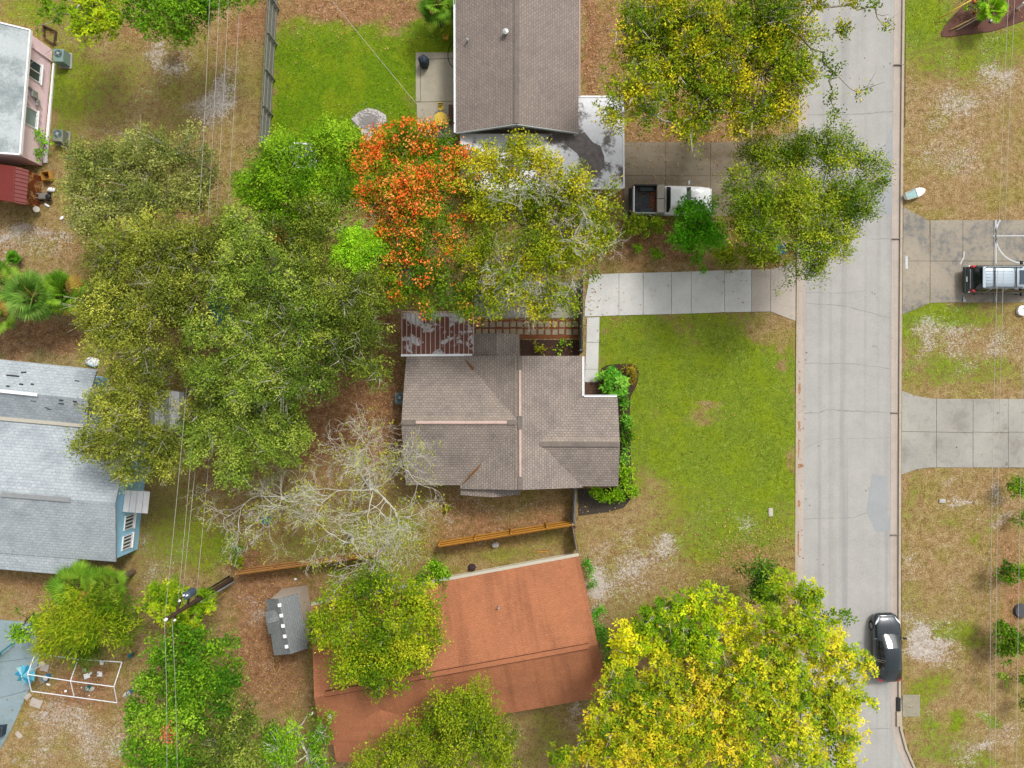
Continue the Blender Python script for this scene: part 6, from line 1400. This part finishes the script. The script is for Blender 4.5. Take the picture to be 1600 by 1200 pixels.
# ------------------------------------------------------------------ palms
def fan_palm(label, px, py, z, R, n=24, seed=1, pal=((66, 104, 24), (104, 140, 34), (140, 172, 60)), dry=.12, base=None, cat='palm'):
    g = np.random.default_rng(seed); top = P(px, py, z); b0 = P(*(base or (px, py)));
    if base is None: b0 = Vector((top.x, top.y, 0))
    root = thing('fan_palm', label, cat, (b0.x, b0.y, 0)); tb = MB(); tb.tube([b0 - Vector((0, 0, .05)), b0.lerp(top, .5), top], [.2, .17, .15], 9); tb.build('trunk', M_bark_brown, root)
    pb2 = MB(); B, A, Nn, LL, WW, CC = [], [], [], [], [], []
    pal_l = srgb_pal(list(pal), LK); dryc = srgb_pal([(150, 120, 60), (186, 160, 70)], LK)
    for i in range(n):
        az = i * 2.39996 + g.normal() * .15; el = lerp(1.4, -.5, (i / n) ** .7) + g.normal() * .08; d = np.array([math.cos(az) * math.cos(el), math.sin(az) * math.cos(el), math.sin(el)])
        pl_len = R * g.uniform(.42, .6) * min(1, .3 + i / 12); q = np.array(top[:]) + d * pl_len; pb2.tube([top, Vector(q)], [.02, .012], 4, False)
        side = unit(np.array([-math.sin(az), math.cos(az), 0])); up_ = np.cross(d, side); nb = 26; c0 = pick(dryc, g.random(1))[0] if g.random() < dry * (1 + i / n) else pick(pal_l, g.random(1))[0]
        for k in range(nb):
            a = lerp(-1.75, 1.75, k / (nb - 1)); ax = d * math.cos(a) + side * math.sin(a) - np.array([0, 0, .18 + .1 * abs(a)])
            B.append(q); A.append(ax); Nn.append(up_ + side * .35 * (-1) ** k); LL.append(R * .55 * (1 - .10 * abs(a)) * g.uniform(.85, 1.1)); WW.append(.075); CC.append(c0 * math.exp(g.normal() * .14))
    pb2.build('petioles', bark('petiole_green', C(130, 140, 60)), root)
    me = leaf_mesh('crown', np.array(B) - np.array(b0[:]), np.array(A), unit(np.array(Nn)), np.array(LL), np.array(WW), np.array(CC)); link('crown', me, M_leaf, root); return root
fan_palm('grey-green fan palm in the middle of the palm clump', 50, 464, 3.2, 1.75, 46, 61, ((64, 104, 30), (96, 134, 48), (134, 164, 76)), .03)
fan_palm('yellow-tipped fan palm at the right of the palm clump', 100, 457, 2.8, 1.5, 38, 62, ((60, 104, 20), (96, 140, 30), (140, 170, 50)), .08)
fan_palm('fan palm cut by the left edge, upper', -6, 440, 2.6, 1.5, 22, 63)
fan_palm('fan palm cut by the left edge, lower', -8, 490, 2.6, 1.4, 20, 64)
fan_palm('tiny fan palm alone on the sand below the red shed', 20, 402, .7, .55, 16, 65, ((60, 110, 20), (90, 140, 30)), 0)
fan_palm('fan palm at the top edge beside the taupe roof', 683, 6, 2.4, 1.4, 22, 66, ((66, 104, 20), (100, 140, 34), (130, 166, 50)), .05)
fan_palm('fan palm crown rising from the feathery bush by the blue house', 118, 917, 3.4, 1.7, 24, 67, ((70, 110, 20), (104, 142, 34), (140, 172, 56)), .03)
fan_palm('second fan palm crown in the feathery bush, nearer the pole', 165, 915, 3.2, 1.4, 20, 68, ((70, 108, 20), (104, 138, 34), (150, 160, 60)), .08)
fan_palm('young palm in the red mulch bed at top right', 1553, 14, 1.6, 1.0, 14, 69, ((100, 150, 16), (140, 180, 30)), 0)
# ------------------------------------------------------------------ shrubs
def shrub(label, s, z, pal, seed, leaf=(.18, .09), dens=18, per=14, style='spray', name='shrub', cr=.22, grp=None):
    l = L_(s); return tree(name, label, (l[0][0], l[0][1]), l, z, pal, .04, leaf, dens, per, cr, style, M_bark_brown, seed, .08, .01, grp, 'shrub', .1, .4, .6, LK)
SG = [(40, 92, 14), (66, 130, 24), (96, 158, 40), (126, 180, 60)]
shrub('large glossy shrub in the mulch ring by the entry', '962,596,18 950,590,12 974,602,11 958,580,11 952,610,10', .9, SG, 71, (.3, .15), 10, 9, 'rosette')
shrub('yellow-leaved low shrub at the mulch ring edge', '990,582,9 984,576,8 992,592,6', .45, [(130, 130, 30), (176, 150, 40), (196, 160, 60)], 72, (.2, .06))
shrub('small shrub at the house corner below the entry', '975,632,9 972,625,6', .6, SG, 73)
shrub('second foundation shrub down the east gable', '976,652,9 974,662,9', .6, SG, 74)
shrub('third foundation shrub down the east gable', '980,680,10 977,690,8', .6, GREEN, 75)
shrub('fourth foundation shrub down the east gable', '975,705,8 974,716,7', .5, SG, 76)
shrub('wide bright hedge wrapping the house south-east corner', '980,735,14 978,755,14 985,768,12 965,772,12 945,772,11 930,770,9 972,740,12', .8, [(70, 116, 10), (106, 150, 16), (138, 176, 30)], 77)
for i, (s, lab) in enumerate((('917,882,7 918,872,5 920,892,6', 'topmost small shrub by the orange house east wall'), ('925,915,6', 'tiny shrub second along the orange house east wall'), ('934,955,9 934,965,8', 'dark shrub third along the orange house east wall'), ('940,985,9 944,998,9 948,1010,8', 'shrub fourth along the orange house east wall'), ('950,1035,9 952,1045,8', 'shrub lowest along the orange house east wall'))):
    shrub(lab, s, .6, SG, 80 + i, grp='shrubs along the orange house')
for i, (s, z, lab) in enumerate((('1580,755,14 1590,765,12', 1.2, 'right edge shrub just below the plain driveway'), ('1598,810,10', 1.0, 'sliver of shrub at the right edge, second from the driveway'), ('1578,885,15 1575,900,12 1590,892,14', 1.3, 'right edge shrub above the grey stump disc'), ('1565,990,18 1575,1010,18 1590,1000,20 1572,1035,15 1568,1055,10', 1.4, 'large right edge shrub level with the black car'), ('1596,1065,14', 1.2, 'small shrub below the large right edge shrub'), ('1600,1098,12', 1.2, 'lowest shrub on the right edge'))):
    shrub(lab, s, z, [(60, 100, 10), (92, 132, 18), (124, 156, 34)], 90 + i, grp='shrubs along the right edge')
for i, (s, z, pal, lab) in enumerate((('995,350,16 1015,355,16 980,352,12 1030,348,10', 1.0, [(80, 116, 10), (116, 146, 18), (150, 172, 34)], 'straggly shrub beside the pickup bed'), ('1028,400,9 1024,392,7', .5, GREEN, 'low plant in the middle of the leaf-covered bed'), ('1092,408,8 1088,400,8 1096,418,6', .6, [(70, 130, 12), (106, 166, 20)], 'bright sprig touching the driveway edge'), ('1075,388,9 1082,386,7', .6, GREEN, 'green plant in the leafy bed under the bush'), ('995,390,8', .5, GREEN, 'small plant at the left of the leafy bed'), ('1140,400,22 1175,395,22 1120,385,16 1200,405,14', 1.2, [(80, 104, 10), (118, 138, 18), (150, 162, 30)], 'feathery shrub row in front of the street tree'), ('845,545,6 840,540,5', .35, [(120, 130, 20), (160, 160, 30)], 'spiky plant left in the black mulch bed'), ('881,538,6', .35, GREEN, 'small plant right in the black mulch bed'), ('873,549,4', .3, GREEN, 'seedling at the bottom of the black mulch bed'), ('70,222,8 66,238,8 64,210,6', .8, [(80, 140, 10), (120, 180, 20)], 'bright bush between the pink wall and the squat air conditioner'), ('374,880,9 372,872,7', .9, [(110, 140, 16), (150, 170, 30)], 'vine around the utility pole foot'), ('655,912,20 670,905,18 690,900,16 680,885,16 700,893,10 690,925,12', 2.0, GREEN, 'green thicket between the bare tree and the orange roof'), ('372,855,8', .5, GREEN, 'weed clump north of the utility pole'), ('700,795,7', .4, YEL, 'yellow weed beside the bare tree'), ('1512,10,7 1530,6,8 1528,16,6', .7, GREEN, 'green plant in the red mulch bed'))):
    shrub(lab, s, z, pal, 110 + i)
# dead brown frond in the oaks, orange-brown dead branch in the green tree
for lab, px, py, z, seed in (('rusty dead branch caught in the oak crown', 435, 370, 8.2, 131), ('rusty dead branch caught in the bright green tree', 262, 1148, 6.6, 132)):
    c = P(px, py, z); g = np.random.default_rng(seed); k = 140; base = np.array(c[:]) + g.normal(size=(k, 3)) * np.array([.22, .28, .1])
    me = leaf_mesh('dead_leaves', base - np.array(c[:]), g.normal(size=(k, 3)), unit(g.normal(size=(k, 3)) * .5 + np.array([0, 0, 1.])), g.uniform(.15, .3, k), g.uniform(.05, .09, k), pick(srgb_pal([(150, 84, 44), (196, 118, 72), (214, 150, 110)], LK), g.random(k)))
    t = thing('dead_branch', lab, 'branch', c); link('dead_leaves', me, M_leaf, t); MB().tube([c - Vector((.3, .3, .3)), c, c + Vector((.2, .3, .1))], [.03, .02, .01], 5).build('stick', M_bark_brown, t)
# grey stump disc at the right edge
c = P(1594, 954); st_ = thing('tree_stump', 'dark grey stump disc at the right edge between two shrubs', 'stump', c); MB().lathe(c, [(.5, 0), (.46, .16), (.44, .2), (.1, .21)], 22).build('disc', plain('charred_stump', C(96, 96, 100), .9, amt=.3, scale=8), st_)
# fallen twig heap on the sand
tp = MB(); c = P(268, 92)
for k in range(26):
    a = random.uniform(0, 6.28); p = c + Vector((random.gauss(0, .3), random.gauss(0, .25), .05)); tp.tube([p, p + Vector((math.cos(a), math.sin(a), .1)) * random.uniform(.3, .7)], [.016, .008], 4, False)
tag(tp.build('twig_heap', M_bark_brown, base=c), 'heap of dead twigs on the pale sand at upper left', 'twigs')

# ------------------------------------------------------------------ ground cover: grass blades, fallen leaves, gravel
def inside_hard(px, py):
    rects = [(913, 1246, 422, 492), (1408, 1700, 343, 473), (1408, 1700, 622, 731), (970, 1246, 222, 338), (648, 711, 82, 215), (741, 907, 440, 530), (912, 937, 490, 618), (-80, 48, 966, 1090)]
    k = np.zeros(len(px), bool)
    for a, b_, c_, d_ in rects: k |= (px > a) & (px < b_) & (py > c_) & (py < d_)
    return k | ((px > kl(py) - 1) & (px < kr(py) + 1))
def scatter_grass(n, seed):
    g = np.random.default_rng(seed); x = g.uniform(-36, 36, n); y = g.uniform(-27.5, 27.5, n); wts = ground_w(x, y); px, py = 800 + x * S, 600 - y * S
    acc = (g.random(n) < .12 + .75 * wts['g']) & ~inside_hard(px + g.normal(size=n) * 2.2, py + g.normal(size=n) * 2.2) & ~((px > kl(py) + 1) & (px < kr(py) - 1)) & (g.random(n) > wts['s'] * .9) & (g.random(n) > wts['l'] * .8)
    x, y = x[acc], y[acc]; m_ = len(x); gr = np.clip(wts['g'][acc] * 1.35 + g.normal(size=m_) * .22, 0, 1)
    dry = pick(srgb_pal([(120, 100, 50), (168, 140, 84), (196, 172, 120)], 1.15), g.random(m_)); grn = pick(srgb_pal([(82, 104, 20), (112, 134, 32), (142, 156, 50)], 1.15), g.random(m_))
    col = dry * (1 - gr[:, None]) + grn * gr[:, None]; az = g.uniform(0, 6.28, m_); el = g.uniform(.25, 1.0, m_)
    ax = np.stack([np.cos(az) * np.cos(el), np.sin(az) * np.cos(el), np.sin(el)], 1); nr = np.stack([-np.cos(az) * np.sin(el), -np.sin(az) * np.sin(el), np.cos(el)], 1)
    me = leaf_mesh('grass', np.stack([x, y, ground_z(x, y) + .02], 1), ax, nr, g.uniform(.06, .13, m_), g.uniform(.02, .04, m_), col)
    o = link('grass', me, M_leaf); tag(o, 'short patchy grass blades over the yards and verges', 'grass', kind='stuff')
scatter_grass(420000, 5)
def scatter_litter(n, seed):
    g = np.random.default_rng(seed); x = g.uniform(-36, 36, n); y = g.uniform(-27.5, 27.5, n); wts = ground_w(x, y); px, py = 800 + x * S, 600 - y * S
    road_ = (px > kl(py)) & (px < kr(py))
    near = np.zeros(n)
    for a, b_, c_, d_, ww in ((1180, 860, 90, 60, .6), (1080, 110, 190, 130, .7), (1050, 280, 100, 50, .5), (1190, 380, 60, 50, .5), (840, 500, 90, 40, .8), (700, 440, 120, 70, .6), (940, 470, 40, 40, .5), (430, 1060, 80, 60, .8), (1170, 880, 70, 40, .6), (860, 800, 60, 30, .3), (300, 500, 180, 160, .4), (1249, 700, 6, 120, .5), (1250, 620, 5, 40, .9), (560, 860, 120, 50, .4), (570, 640, 60, 50, .7), (1100, 850, 120, 60, .15), (600, 30, 120, 40, .3)):
        near += ww * np.exp(-((px - a) / b_ * (1 if b_ < 30 else 1)) ** 2 * 0) * np.exp(-((px - a) / c_) ** 2 - ((py - b_) / d_) ** 2)
    pr_ = np.clip(.03 + near + .55 * wts['l'], 0, 1) * np.where(road_, np.where((px < kl(py) + 16), .8, .05), 1) * np.where(inside_hard(px, py) & ~road_, .35, 1)
    acc = g.random(n) < pr_; x, y = x[acc], y[acc]; m_ = len(x); zz = np.where(road_[acc], -.075, .055)
    col = pick(srgb_pal([(104, 66, 40), (150, 94, 52), (186, 124, 66), (206, 164, 90), (214, 190, 130), (200, 170, 40)], 1.2), g.random(m_)); az = g.uniform(0, 6.28, m_)
    me = leaf_mesh('fallen_leaves', np.stack([x, y, zz], 1), np.stack([np.cos(az), np.sin(az), g.normal(size=m_) * .2], 1), unit(np.stack([g.normal(size=m_) * .3, g.normal(size=m_) * .3, np.ones(m_)], 1)), g.uniform(.07, .15, m_), g.uniform(.05, .09, m_), col)
    o = link('fallen_leaves', me, M_leaf); tag(o, 'brown and yellow fallen leaves scattered under the trees', 'leaves', kind='stuff')
scatter_litter(90000, 6)
gv = MB(); g = random.Random(5)
for k in range(1500):
    a, rr_ = g.uniform(0, 6.28), abs(g.gauss(0, .5)); p = P(577 + rr_ * 24 * math.cos(a), 190 + rr_ * 20 * math.sin(a)) + Vector((0, 0, .05)); s_ = g.uniform(.02, .05)
    gv.add([p + Vector((s_, 0, 0)), p + Vector((-s_ * .5, s_ * .9, 0)), p + Vector((-s_ * .5, -s_ * .9, 0)), p + Vector((0, 0, s_))], [(0, 1, 3), (1, 2, 3), (2, 0, 3)])
tag(gv.build('gravel', M_gravel), 'heap of pale gravel on the back lawn', 'gravel', kind='stuff')
